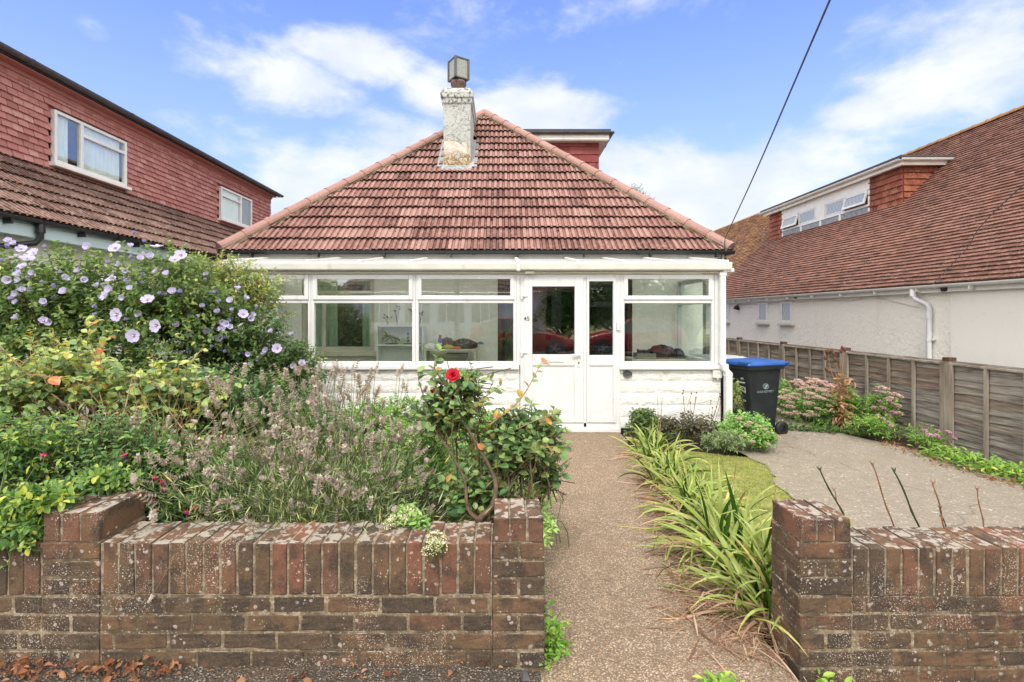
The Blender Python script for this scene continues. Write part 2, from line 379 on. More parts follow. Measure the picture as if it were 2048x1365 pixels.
def lattice():
    """leaded glass: thin diagonal cames over a pane"""
    m, h = new('leaded glass')
    s_ = h.n('ShaderNodeSeparateXYZ', in_0=h.obj); y, z = s_.outputs[1], s_.outputs[2]
    k = 1/.15
    a = h.m('ABSOLUTE', h.m('SUBTRACT', h.m('FRACT', h.m('MULTIPLY', h.m('ADD', y, h.m('MULTIPLY', z, .62)), k)), .5))
    b = h.m('ABSOLUTE', h.m('SUBTRACT', h.m('FRACT', h.m('MULTIPLY', h.m('SUBTRACT', y, h.m('MULTIPLY', z, .62)), k)), .5))
    ln = h.m('MAXIMUM', h.mr(a, .44, .47), h.mr(b, .44, .47))
    c = h.mix(ln, (.42, .47, .48), (.16, .18, .18)); setp(h, c, h.m('ADD', h.m('MULTIPLY', ln, .4), .06), None, .9); return m
M['leaded'] = lattice()

def wood_fence():
    m, h = new('weathered fence wood')
    g1 = h.noise(h.scale(h.obj, 1, 3.2, 60), 1, 5, .65, .6); st = h.noise(h.scale(h.obj, 1, 2.2, 9), 1, 5, .6)
    c = h.ramp(g1, [(.28, (.075, .064, .054)), (.5, (.23, .205, .178)), (.72, (.42, .39, .345))])
    c = h.mix(h.mr(st, .52, .70, 0, .6), c, (.05, .038, .032)); c = h.mix(h.mr(h.tint, .5, 1, 0, .55), c, (.33, .30, .26)); c = h.mix(h.mr(h.tint, .3, 0, 0, .45), c, (.17, .09, .05))
    gr = h.noise(h.obj, 2.5, 3); zz = h.n('ShaderNodeSeparateXYZ', in_0=h.obj).outputs[2]
    c = h.mix(h.m('MULTIPLY', h.mr(gr, .45, .6), h.mr(zz, .45, 0, 0, .45)), c, (.25, .26, .19))
    setp(h, c, .85, h.bump(g1, .5, .006), .2); return m
M['fence'] = wood_fence()
def post_mat():
    m, h = new('grey fence post'); g1 = h.noise(h.scale(h.obj, 12, 12, 1.5), 1, 5, .6)
    c = h.ramp(g1, [(.3, (.16, .125, .095)), (.6, (.34, .30, .25)), (.8, (.43, .40, .35))]); c = h.mix(h.mr(h.tint, .5, 1, 0, .9), c, (.07, .035, .022)); setp(h, c, .85, h.bump(g1, .4, .005), .2); return m
M['post'] = post_mat()

def pebble(name, scale, cols, base, frac, dirtc, dirt=.5, bump=.6, sparse=False):
    """exposed aggregate: stones of many colours set in a cement base"""
    m, h = new(name)
    vn = h.n('ShaderNodeTexVoronoi', feature='F1'); h.set(vn.inputs['Vector'], h.obj); vn.inputs['Scale'].default_value = scale
    r = h.n('ShaderNodeSeparateColor', in_0=vn.outputs['Color']).outputs[0]
    cs = h.ramp(r, cols, 'LINEAR'); dist = vn.outputs['Distance']
    rad = h.m('ADD', h.m('MULTIPLY', h.n('ShaderNodeSeparateColor', in_0=vn.outputs['Color']).outputs[1], .25), frac)
    mask = h.m('SUBTRACT', 1.0, h.mr(h.m('SUBTRACT', dist, rad), -.06, .04))
    if sparse: mask = h.m('MULTIPLY', mask, h.mr(h.noise(h.obj, 26, 4, .7), .44, .58, .12, 1))
    bn = h.noise(h.obj, 60, 4, .7); cb = h.mix(h.mr(bn, .3, .7), tuple(x*.6 for x in base), base)
    c = h.mix(mask, cb, cs)
    c = h.mix(h.mr(h.noise(h.obj, 9, 5, .7), .35, .65, .32, 0), c, tuple(x*.45 for x in base))
    d = h.noise(h.obj, 1.7, 6, .62); c = h.mix(h.mr(d, .5, .68, 0, dirt), c, dirtc)
    hg = h.m('SUBTRACT', h.m('MULTIPLY', bn, .3), dist)
    if sparse:
        wv = h.n('ShaderNodeVectorMath', operation='ADD'); h.set(wv.inputs[0], h.obj); nz_ = h.n('ShaderNodeTexNoise'); h.set(nz_.inputs['Vector'], h.obj); nz_.inputs['Scale'].default_value = 3.0; nz_.inputs['Detail'].default_value = 6; sv = h.n('ShaderNodeVectorMath', operation='SCALE'); h.set(sv.inputs[0], nz_.outputs[1]); sv.inputs['Scale'].default_value = .35; h.set(wv.inputs[1], sv.outputs[0])
        ed = h.voro(wv.outputs[0], .42, 'DISTANCE_TO_EDGE'); c = h.mix(h.mr(ed, .0045, .0012, 0, .45), c, (.07, .06, .045))
        big = h.voro(wv.outputs[0], 9); c = h.mix(h.m('MULTIPLY', h.mr(big, .16, .10), h.mr(h.noise(h.obj, 2.3, 2), .5, .56, 0, .6)), c, (.66, .63, .57))
    setp(h, c, .85, h.bump(hg, bump, .008), .25); return m
M['path'] = pebble('pebble aggregate path', 112, [(0, (.17, .095, .055)), (.3, (.40, .285, .185)), (.55, (.50, .375, .26)), (.75, (.34, .28, .215)), (.93, (.52, .43, .32)), (1, (.64, .57, .46))], (.27, .20, .14), .34, (.24, .16, .105), .35)
M['drive'] = pebble('concrete drive with exposed stones', 48, [(0, (.28, .24, .185)), (.4, (.37, .325, .255)), (.7, (.44, .39, .31)), (.88, (.56, .52, .45)), (1, (.78, .75, .68))], (.345, .30, .235), .24, (.255, .215, .16), .65, .8, True)
M['asphalt'] = pebble('old asphalt pavement', 110, [(0, (.13, .112, .095)), (.6, (.235, .205, .175)), (.88, (.36, .31, .25)), (1, (.58, .50, .40))], (.10, .082, .066), .26, (.13, .085, .055), .7, 1.0)
M['road'] = pebble('road asphalt', 60, [(0, (.04, .04, .042)), (1, (.10, .10, .10))], (.045, .045, .047), .2, (.04, .04, .04), .3)
M['soil'] = pebble('garden soil', 35, [(0, (.030, .020, .013)), (.7, (.075, .052, .034)), (1, (.16, .12, .08))], (.035, .024, .016), .2, (.02, .014, .01), .5, 1.0)
M['lawnbase'] = plain('thin turf', (.22, .23, .065), .95, .4, 14, bump=.6)

def leafmat(name, stops, trans=.24, rough=.5, spec=.4, nz=25):
    if name.endswith(' leaf') and 'dead' not in name and 'strap' not in name: stops = [(p, tuple(min(.8, x*(1.95-.25*p)) for x in c)) for p, c in stops]
    m, h = new(name); n = h.noise(h.obj, nz, 2)
    t = h.m('ADD', h.tint, h.m('MULTIPLY', h.m('SUBTRACT', n, .5), .25)); c = h.ramp(t, stops)
    geo = h.n('ShaderNodeNewGeometry'); c2 = h.mix(h.m('MULTIPLY', geo.outputs['Backfacing'], .45), c, tuple(min(1, x*1.5+.03) for x in stops[len(stops)//2][1]))
    setp(h, c2, rough, None, spec)
    tr = h.n('ShaderNodeBsdfTranslucent'); h.set(tr.inputs[0], h.mix(1.0, c, (1.5, 1.6, .9), 'MULTIPLY'))
    mx = h.n('ShaderNodeMixShader', in_0=trans); h.set(mx.inputs[1], h.b.outputs[0]); h.set(mx.inputs[2], tr.outputs[0])
    out = [n for n in m.node_tree.nodes if n.type == 'OUTPUT_MATERIAL'][0]; h.set(out.inputs[0], mx.outputs[0]); return m
M['l_hib'] = leafmat('hibiscus leaf', [(0, (.014, .032, .012)), (.45, (.05, .095, .028)), (.75, (.13, .18, .050)), (1, (.28, .28, .09))])
M['l_fuch'] = leafmat('fuchsia leaf', [(0, (.014, .034, .014)), (.45, (.045, .10, .030)), (.75, (.13, .21, .045)), (1, (.33, .34, .06))])
M['l_rose'] = leafmat('rose leaf', [(0, (.04, .075, .032)), (.4, (.105, .165, .065)), (.68, (.20, .26, .085)), (.88, (.36, .34, .09)), (.96, (.36, .20, .06)), (1, (.28, .10, .04))], rough=.38)
M['l_rosered'] = leafmat('red rose leaf', [(0, (.026, .060, .026)), (.42, (.080, .150, .052)), (.74, (.17, .23, .075)), (.90, (.17, .13, .05)), (.97, (.36, .26, .05)), (1, (.30, .11, .04))], rough=.36)
M['l_ramble'] = leafmat('rambler leaf', [(0, (.04, .075, .02)), (.5, (.13, .19, .045)), (.8, (.26, .25, .07)), (1, (.34, .12, .05))])
M['l_lav'] = leafmat('lavender leaf', [(0, (.05, .07, .035)), (.45, (.15, .20, .09)), (.75, (.27, .31, .15)), (1, (.42, .36, .10))])
M['spike'] = leafmat('faded lavender flower', [(0, (.21, .17, .15)), (.5, (.43, .36, .325)), (1, (.68, .61, .56))], .2, .9, .1, 60)
M['l_lily'] = leafmat('strap leaf', [(0, (.022, .065, .012)), (.4, (.060, .155, .022)), (.68, (.13, .25, .036)), (.82, (.38, .42, .09)), (.88, (.62, .56, .25)), (.95, (.50, .33, .18)), (1, (.27, .13, .07))], .22, .35)
M['straw'] = leafmat('dead straw leaf', [(0, (.17, .085, .05)), (.5, (.34, .20, .13)), (1, (.56, .42, .30))], .2, .8)
M['grass'] = leafmat('grass blade', [(0, (.11, .16, .03)), (.5, (.27, .31, .07)), (1, (.48, .44, .17))], .3, .7)
M['l_sedum'] = leafmat('sedum leaf', [(0, (.05, .11, .03)), (.5, (.16, .28, .07)), (1, (.34, .42, .16))], .25, .5)
M['l_weed'] = leafmat('weed leaf', [(0, (.03, .07, .015)), (.5, (.09, .19, .03)), (.85, (.22, .30, .05)), (1, (.36, .30, .08))])
M['l_heuch'] = leafmat('bronze leaf', [(0, (.02, .035, .015)), (.5, (.055, .060, .035)), (1, (.15, .09, .075))])
M['l_dead'] = leafmat('dead brown leaf', [(0, (.10, .038, .022)), (.5, (.25, .10, .048)), (1, (.44, .25, .13))], .15, .8)
M['l_tan'] = leafmat('dried tan leaf dead', [(0, (.16, .075, .035)), (.5, (.33, .18, .09)), (1, (.52, .35, .20))], .15, .8)
M['p_hib'] = leafmat('blue hibiscus petal', [(0, (.25, .22, .54)), (.5, (.46, .42, .76)), (1, (.70, .66, .89))], .35, .7, .1, 40)
M['p_mag'] = plain('magenta flower eye', (.30, .008, .09), .7, .2)
M['p_cream'] = plain('cream stamen', (.75, .70, .48), .7, .1)
M['p_red'] = leafmat('red rose petal', [(0, (.16, .003, .01)), (.5, (.42, .008, .028)), (1, (.66, .03, .06))], .25, .6, .2, 30)
M['p_fuch'] = leafmat('fuchsia sepal', [(0, (.30, .004, .03)), (.5, (.62, .02, .07)), (1, (.80, .07, .12))], .3, .45)
M['p_purp'] = plain('purple fuchsia petal', (.20, .02, .30), .6, .15)
M['p_pink'] = leafmat('pink flower head', [(0, (.44, .24, .25)), (.5, (.74, .50, .50)), (1, (.86, .70, .67))], .2, .85, .1, 90)
M['p_white'] = leafmat('cream flower cluster', [(0, (.30, .33, .12)), (.5, (.60, .62, .33)), (1, (.82, .80, .66))], .2, .85, .1, 90)
M['p_lilac'] = leafmat('lilac aster petal', [(0, (.40, .12, .30)), (.5, (.66, .34, .55)), (1, (.82, .60, .74))], .2, .8, .1, 60)
M['bark'] = plain('brown bark', (.12, .075, .048), .85, .35, 20, bump=.5)
M['twig'] = plain('tan rose stem', (.33, .24, .135), .75, .35, 16)
M['greenstem'] = plain('green stem', (.11, .16, .05), .6, .3, 12)
M['seed'] = plain('brown teasel head', (.13, .055, .028), .9, .3, 60, bump=.6)
# ------------------------------------------------------------------ ground sheets
def sheet(name, poly_fn, x0, x1, y0, y1, nx, ny, dz, mat, jit=0):
    mb = MB(); xs = np.linspace(x0, x1, nx+1); ys = np.linspace(y0, y1, ny+1)
    X, Y = np.meshgrid(xs, ys)
    if poly_fn is not None:
        l, r_ = poly_fn(Y); u = (X-x0)/(x1-x0); X = l+u*(r_-l)
    Z = gz(X, Y)+dz
    if jit: Z = Z+jit*rng.standard_normal(Z.shape)
    V = np.stack([X, Y, Z], -1).reshape(-1, 3); i = (np.arange(ny)[:, None]*(nx+1)+np.arange(nx)[None]).reshape(-1)
    mb.add(V, [np.stack([i, i+1, i+nx+2, i+nx+1], 1)], .5, 0, True); return struct(name, mb, mat)
# far ground ring + near bed soil
mb = MB()
for (a, b, c, d) in ((-300, -14, -300, 400), (14, 300, -300, 400), (-14, 14, -300, -14), (-14, 14, 30, 400)):
    mb.quad((a, c, -.17), (b, c, -.17), (b, d, -.17), (a, d, -.17))
struct('ground', mb, M['lawnbase'])
sheet('garden_soil', None, -14, 14, 2.0, 30, 70, 90, -.035, M['soil'], .006)
sheet('pavement', None, -14, 14, -2.2, 2.3, 90, 36, -.006, M['asphalt'], .0025)
def pth(Y):
    t = (Y-2.3)/4.5; return .16+.06*t+.01*np.sin(Y*3), 1.22+.34*t+.02*np.sin(Y*4+1)
sheet('garden_path', pth, 0, 1, 1.9, 6.82, 14, 70, .006, M['path'], .0015)
def drv(Y):
    k = sstep((Y-5.0)/1.1); l = 2.50+.05*np.sin(Y*1.3)+.018*np.sin(Y*13)+.012*np.sin(Y*29+1)+.34*sstep((Y-4.4)/1.2)-.1*k
    l = np.where(Y > 6.6, 3.15, l); rr = 5.15-.28*sstep((5.2-Y)/2)+.06*np.sin(Y*2.6)-.5*np.exp(-((Y-7.7)/1.1)**2)
    return l, rr
sheet('driveway', drv, 0, 1, 2.34, 18, 14, 130, .008, M['drive'], .0015)
mb = MB()
mb.quad((-60, -10, -.165), (60, -10, -.165), (60, -2.3, -.165), (-60, -2.3, -.165)); struct('road', mb, M['road'])
mb = MB(); mb.box(-60, 60, -2.32, -2.2, -.2, -.045, .5); mb.box(-60, 60, -10.12, -10.0, -.2, -.045, .5); struct('kerb', mb, M['concwhite'])
mb = MB(); mb.box(-60, 60, -13.5, -10.12, -.3, -.06, .5); mb.box(-60, -14, -2.2, 2.05, -.3, -.02); mb.box(14, 60, -2.2, 2.05, -.3, -.02); struct('far_pavement', mb, M['asphalt'])

# ------------------------------------------------------------------ brick walls
def brickbox(mb, x0, x1, y0, y1, z0, z1, t=None):
    j = lambda: random.uniform(-.0022, .0022)
    v = [(x+j(), y+j(), z+j()) for z in (z0, z1) for y in (y0, y1) for x in (x0, x1)]
    mb.add(v, [(0, 2, 3, 1), (4, 5, 7, 6), (0, 1, 5, 4), (1, 3, 7, 5), (3, 2, 6, 7), (2, 0, 4, 6)], random.uniform(0, .8) if t is None else t)
CH = .075
def stretch_wall(mb, mo, x0, x1, y0, y1, z0, n, phase=0):
    """n courses of stretchers, two skins"""
    for c in range(n):
        z = z0+c*CH; off = (.1125 if (c+phase) % 2 else 0)+random.uniform(-.02, .02)
        for (ya, yb) in ((y0, y0+.1025), (y1-.1025, y1)):
            x = x1+off
            while x > x0:
                a = x-.215; bx1 = min(x, x1); bx0 = max(a, x0)
                if bx1-bx0 > .03: brickbox(mb, bx0, bx1, ya, yb, z, z+.066)
                x -= .2245
    mo.box(x0-.004, x1+.004, y0+.0025, y1-.0025, z0-.05, z0+n*CH-.002)
def coping(mb, mo, x0, x1, y0, y1, z0, h=.215, step=.069):
    n = max(1, round((x1-x0)/step)); st = (x1-x0)/n
    for i in range(n):
        d = random.uniform(-.003, .003)
        brickbox(mb, x0+i*st+.0045, x0+(i+1)*st-.0045, y0-.001+d, y1+d, z0+random.uniform(-.002, .003), z0+h+random.uniform(-.004, .003), random.choice((random.uniform(.1, .8), random.uniform(.6, 1))))
    mo.box(x0-.0035, x1+.0035, y0+.0045, y1-.0045, z0-.014, z0+h-.006, .5, 1)
def pier(mb, mo, x0, x1, y0, y1, z0, n, cap=.1025, ncap=3):
    for c in range(n):
        z = z0+c*CH
        if c % 2 == 0:
            brickbox(mb, x0, x1, y0, y0+.1025, z, z+.066); brickbox(mb, x0, x1, y1-.1025, y1, z, z+.066)
        else:
            xm = (x0+x1)/2; brickbox(mb, x0, xm-.005, y0, y1, z, z+.066); brickbox(mb, xm+.005, x1, y0, y1, z, z+.066)
    mo.box(x0+.003, x1-.003, y0+.003, y1-.003, z0-.06, z0+n*CH)
    zt = z0+n*CH-.006; st = (x1-x0)/ncap
    for i in range(ncap): brickbox(mb, x0+i*st+.004, x0+(i+1)*st-.004, y0, y1, zt, zt+cap+random.uniform(-.003, .003), random.uniform(.6, 1))
    mo.box(x0+.009, x1-.009, y0+.005, y1-.005, zt-.014, zt+cap-.007, .5, 1)
WY = 2.09; WB = 2.305
BT = bpy.data.textures.new('brick roughness', 'CLOUDS'); BT.noise_scale = .022; BT.noise_depth = 2
def wall_thing(label, loc, parts):
    t = thing('brick_wall', label, 'wall', loc, 'low front garden walls')
    for (nm, fn) in parts:
        mb, mo = MB(), MB(); fn(mb, mo); b = mb.build(nm, M['brick'], t, bevel=.0055); ss = b.modifiers.new('sub', 'SUBSURF'); ss.subdivision_type = 'SIMPLE'; ss.levels = ss.render_levels = 2; dpm = b.modifiers.new('rough', 'DISPLACE'); dpm.texture = BT; dpm.strength = .007; dpm.mid_level = .52; dpm.texture_coords = 'LOCAL'; mo.build('mortar', [M['mortar'], M['mortarlight']], b)
        mo_ = b.children[0]; mo_.location = (0, 0, 0)
    return t
# left wall: pier at path X -.04..+.175, wall to the left, second pier at -1.885..-1.665
def L_run(mb, mo):
    stretch_wall(mb, mo, -1.662, -.046, WY, WB, -.055, 5); coping(mb, mo, -1.662, -.046, WY, WB, .322)
def L_pier(mb, mo): pier(mb, mo, -.041, .174, WY-.002, WB+.002, -.055, 8)
def L_pier2(mb, mo): pier(mb, mo, -1.905, -1.667, WY-.003, WB+.06, -.055, 8, cap=.122, ncap=3)
def L_run2(mb, mo):
    stretch_wall(mb, mo, -6.0, -1.91, WY, WB, -.055, 5, 1); coping(mb, mo, -6.0, -1.91, WY, WB, .322)
wall_thing('low weathered brick wall left of the path, in front of the lavender', (-.9, 2.2, -.05), [('wall_run', L_run), ('pier', L_pier), ('pier', L_pier2), ('wall_run', L_run2)])
def R_run(mb, mo):
    stretch_wall(mb, mo, 1.452, 6.2, WY+.004, WB, -.13, 6, 1); coping(mb, mo, 1.452, 6.2, WY+.004, WB, .313, .2)
def R_pier(mb, mo): pier(mb, mo, 1.232, 1.447, WY, WB+.012, -.13, 9, cap=.096)
wall_thing('low brick wall right of the path, before the concrete drive and bare stems', (2.5, 2.2, -.12), [('wall_run', R_run), ('pier', R_pier)])

# ------------------------------------------------------------------ tiles
def pantiles(mb, o, u, v, bounds, L, course=.324, w=.30, lift=.048, amp=.02, skip=None):
    o, u, v = map(lambda a: np.asarray(a, float), (o, u, v)); n = np.cross(u, v)
    if n[2] < 0: n = -n
    S = np.array((0, .012, .060, .074, .10, .112, .160, .174, .20, .212, .260, .274, .30))*w/.30; H = np.array((0, 1, .95, 0, 0, 1, .95, 0, 0, 1, .95, 0, 0))*amp
    nc = int(math.ceil(L/course))
    for r in range(nc):
        v0 = r*course; v1 = min(L, (r+1)*course+.01); a0, b0 = bounds(v0); a1, b1 = bounds(v1)
        for i in range(int(math.floor(min(a0, a1)/w))-1, int(math.ceil(max(b0, b1)/w))+1):
            us = i*w+S
            if us[-1] < min(a0, a1) or us[0] > max(b0, b1): continue
            uj = random.uniform(-.003, .003); vj = random.uniform(-.008, .008); hj = random.uniform(-.003, .004)
            tl = (us-us[0])*random.uniform(-.012, .012)
            ul = np.clip(us+uj, a0, b0); uh = np.clip(us+uj, a1, b1)
            if ul[-1]-ul[0] < .01 and uh[-1]-uh[0] < .01: continue
            if skip and skip(us.mean(), (v0+v1)/2): continue
            lo = o+ul[:, None]*u+(v0+vj-.03)*v+(H+lift+hj+tl)[:, None]*n
            hi = o+uh[:, None]*u+v1*v+(H*.9+.002+hj)[:, None]*n
            ed = lo-.034*n[None]+.02*v; k = len(S); j = np.arange(k-1)
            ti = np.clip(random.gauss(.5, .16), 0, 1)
            tt = np.clip(np.tile(ti+np.array([-.3, .16, -.3, -.12]*3)+.06, 2)+np.tile(rng.uniform(-.12, .12, k-1), 2), 0, 1)  # grooves and rib sides tinted dark, rib tops light: relief shading in the colour
            tt[:k-1] = .02; mb.add(np.concatenate([ed, lo, hi]), [np.concatenate([np.stack([j, j+1, j+k+1, j+k], 1), np.stack([j+k, j+k+1, j+2*k+1, j+2*k], 1)])], tt)  # lower edges tinted near black, painting the shadow line under each course
_pt = (np.array([(-.5, 0, .016), (.5, 0, .016), (.5, 1, .002), (-.5, 1, .002), (-.5, 0, .003), (.5, 0, .003)]), [np.array([(0, 1, 2, 3), (4, 5, 1, 0)]), np.array([(0, 3, 4), (1, 5, 2)])])
def plaintiles(mb, o, u, v, bounds, L, course=.1, w=.165, skip=None, thick=1.0, rot=.006, tf=None, gap=.003):
    o, u, v = map(lambda a: np.asarray(a, float), (o, u, v)); n = np.cross(u, v)
    pos, Ms, sc_, ti = [], [], [], []
    for r in range(int(math.ceil(L/course))):
        v0 = r*course; a, b = bounds(v0+course*.5); off = (w/2 if r % 2 else 0)
        rt = random.uniform(-.06, .06)
        for i in range(int(math.floor((a-off)/w)), int(math.ceil((b-off)/w))):
            x0 = max(a, off+i*w); x1 = min(b, off+(i+1)*w)
            if x1-x0 < .01 or (skip and skip((x0+x1)/2, v0+course/2)): continue
            aa = random.gauss(0, rot); uu = u*math.cos(aa)+v*math.sin(aa); vv = v*math.cos(aa)-u*math.sin(aa); tl = random.gauss(0, .008)
            pos.append(o+(x0+x1)/2*u+(v0-.012+random.gauss(0, .0015))*v); Ms.append(np.stack([uu, vv+n*tl, n], 1))
            sc_.append((x1-x0-gap, course+.02, thick*random.uniform(.9, 1.25))); t0 = random.gauss(.5, .16)+rt
            ti.append(min(1, max(0, t0+(tf((x0+x1)/2, v0) if tf else 0))))
    mb.scatter(_pt, np.array(pos), np.array(Ms), np.array(sc_), np.array(ti))
def ridge_tiles(mb, a, b, r=.12, L=.42, side=None, tint=(.35, .8)):
    a = np.asarray(a, float); b = np.asarray(b, float); D = b-a; n = max(1, int(round(np.linalg.norm(D)/L))); F = frame(D)
    for i in range(n):
        p = a+D*i/n; q = a+D*(i+1)/n; ang = np.linspace(-.15, math.pi+.15, 9)
        rr = [(p+(-.012)*D/np.linalg.norm(D), r*1.08), (p+D/n*.14, r*1.08), (p+D/n*.16, r), (q, r*.97)]
        V = np.concatenate([c+k*(np.cos(ang)[:, None]*F[:, 0]*1.05+np.sin(ang)[:, None]*F[:, 2]*.8) for c, k in rr])
        V = V+rng.normal(0, .0015, V.shape); j = np.arange(8)
        Fc = np.concatenate([np.stack([j+9*s, j+1+9*s, j+10+9*s, j+9+9*s], 1) for s in range(3)]+[np.stack([j, j+1, np.full(8, 4), np.full(8, 4)], 1)[:0]])
        mb.add(V, [Fc], random.uniform(*tint)); mb.add(V[:9], [tuple(range(9))], .1)
def gutter_run(mb, a, b, r=.055, joint=1.9, brk=None):
    a = np.asarray(a, float); b = np.asarray(b, float); D = b-a; L = np.linalg.norm(D); D = D/L
    F = frame(D); ang = np.linspace(math.pi, 2*math.pi, 9)
    for (s0, s1, rr) in [(0, L, r)]+[(s-.03, s+.03, r*1.16) for s in np.arange(joint*.55, L, joint)]:
        V = np.concatenate([a+D*s+k*(np.cos(ang)[:, None]*F[:, 0]+np.sin(ang)[:, None]*F[:, 2])+F[:, 2]*r*.55 for s, k in ((s0, rr), (s1, rr), (s0, rr*.88), (s1, rr*.88))])
        j = np.arange(8)
        mb.add(V, [np.concatenate([np.stack([j, j+1, j+10, j+9], 1), np.stack([j+18, j+27, j+28, j+19], 1), [(0, 9, 27, 18), (8, 26, 35, 17)], [(0, 18, 20, 2), (2, 20, 22, 4), (4, 22, 24, 6), (6, 24, 26, 8), (9, 11, 29, 27), (11, 13, 31, 29), (13, 15, 33, 31), (15, 17, 35, 33)]])], .5)
    if brk:
        for s in np.arange(brk*.5, L, brk):
            c = a+D*s; mb.obox(c-F[:, 2]*(r*.75), (r*.8, .012, r*.5) , F)
def simple_window(parent, name, corners, depth_dir, members, panes, fr=M['upvc'], gl=M['glass'], t=.06):
    """corners: origin, u, z size mapping; members = list of (u0,u1,z0,z1); panes same"""
    o, u = np.asarray(corners[0], float), np.asarray(corners[1], float); d = np.asarray(depth_dir, float); zz = np.array((0, 0, 1.)); A = np.stack([u, d, zz], 1)
    mb = MB()
    for k, m_ in enumerate(members):
        (u0, u1, z0, z1) = m_[:4]; ex = m_[4] if len(m_) > 4 else 0
        mb.obox(o+u*(u0+u1)/2+zz*(z0+z1)/2+d*(ex/2+.0015*(k % 3)), ((u1-u0)/2, t/2+ex/2, (z1-z0)/2), A)
    f = mb.build(name, fr, parent, bevel=.006)
    for (u0, u1, z0, z1) in panes:
        m2 = MB(); c = o+u*(u0+u1)/2+zz*(z0+z1)/2
        m2.obox(c, ((u1-u0)/2, .004, (z1-z0)/2), A); m2.build('pane', gl, f)
    return f
# ------------------------------------------------------------------ the bungalow
HX = -.43; HY = 8.35
house = thing('bungalow', 'white bungalow with pink tiled hipped roof, leaning chimney and glazed front porch numbered 45', 'house', (HX, HY, -.1))
EL, ER, EY, EZ = -4.47, 3.61, 8.0, 2.49; HALF = 4.04; AY = EY+HALF; AZ = 6.24; BY = 19.5
K = (AZ-EZ)/HALF; SL = math.hypot(HALF, AZ-EZ); cs, sn = HALF/SL, (AZ-EZ)/SL
mb = MB()
W0, W1 = EL+.3, ER-.3
def wallpiece(a, b, z0, z1, t=.5): mb.box(a, b, HY, HY+.25, z0, z1, t)
wallpiece(W0, -3.32, -.3, 2.5); wallpiece(-3.32, -2.12, -.3, .88); wallpiece(-3.32, -2.12, 2.1, 2.5); wallpiece(-2.12, -.08, -.3, 2.5)
wallpiece(-.08, 2.15, 2.12, 2.5); wallpiece(2.15, W1, -.3, 2.5)
mb.build('wall', M['roughrender'], house)
mb = MB(); mb.box(W0, W0+.25, HY+.25, BY, -.3, 2.5); mb.box(W1-.25, W1, HY+.25, BY, -.3, 2.5); mb.box(W0, W1, BY, BY+.25, -.3, 2.5); mb.build('side_wall', M['render'], house)
# roof slopes
mb = MB(); CW = (-1.19, -.62, 10.06)
def skip_ch(uu, vv):
    x = EL+uu; y = EY+vv*cs; return -1.15 < x < -.66 and 10.1 < y < 11.1
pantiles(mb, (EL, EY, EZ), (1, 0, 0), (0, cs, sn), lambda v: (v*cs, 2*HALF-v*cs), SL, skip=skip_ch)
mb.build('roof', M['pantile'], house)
mb = MB()
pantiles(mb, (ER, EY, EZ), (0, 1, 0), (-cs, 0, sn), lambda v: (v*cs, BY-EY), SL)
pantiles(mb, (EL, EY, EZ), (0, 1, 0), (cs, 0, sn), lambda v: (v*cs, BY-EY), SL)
mb.quad((EL, EY+.1, EZ-.06), (ER, EY+.1, EZ-.06), (ER, BY, EZ-.06), (EL, BY, EZ-.06), .3)
mb.poly([(EL+.02, BY-.02, EZ), (ER-.02, BY-.02, EZ), (HX, BY-.02, AZ)], .3)
mb.build('side_roof', M['pantile'], house)
# hips and ridge with mortar bedding
for a, b in (((EL, EY, EZ+.05), (HX, AY, AZ+.05)), ((ER, EY, EZ+.05), (HX, AY, AZ+.05))):
    mb = MB(); ridge_tiles(mb, a, b, .115, .43, tint=(.45, .8)); hp = mb.build('hip_tiles', M['hip'], house)
    mo = MB(); a_, b_ = np.array(a)-(0, 0, .02), np.array(b)-(0, 0, .02); D = b_-a_; F = frame(D)
    mo.obox((a_+b_)/2-F[:, 2]*.015, (.115, np.linalg.norm(D)/2, .03), F); mo.build('bedding', M['mortar'], hp)
mb = MB(); ridge_tiles(mb, (HX, AY, AZ+.03), (HX, BY, AZ+.03), .115, .43); mb.build('ridge_tiles', M['pantile'], house)
# moss tufts lying in the tile channels
mb = MB(); ms = []
for _ in range(230):
    vv = random.uniform(.1, SL*.75); uu = random.uniform(vv*cs+.2, 2*HALF-vv*cs-.2); uu = round(uu/.10)*.10-.012
    if random.random() < .45: vv = round(vv/.324)*.324-.02
    ms.append(np.array((EL+uu, EY+vv*cs, EZ+vv*sn))+np.array((0, -sn, cs))*.022)
tet = (np.array([(-1, -1, 0), (1, -1, 0), (1, 1, 0), (-1, 1, 0), (0, 0, .8)], float)*.5, [np.array([(0, 1, 4), (1, 2, 4), (2, 3, 4), (3, 0, 4)])])
for c in ms:
    n = random.randint(2, 7); p = c+rng.normal(0, .012, (n, 3))*np.array((1, 1.6, .4))
    mb.scatter(tet, p, np.repeat(np.eye(3)[None], n, 0), rng.uniform(.012, .034, n), rng.random(n))
mo_ = mb.build('moss', plain('dark roof moss', (.045, .030, .018), .95, .4, 30), house); mo_['kind'] = 'stuff'
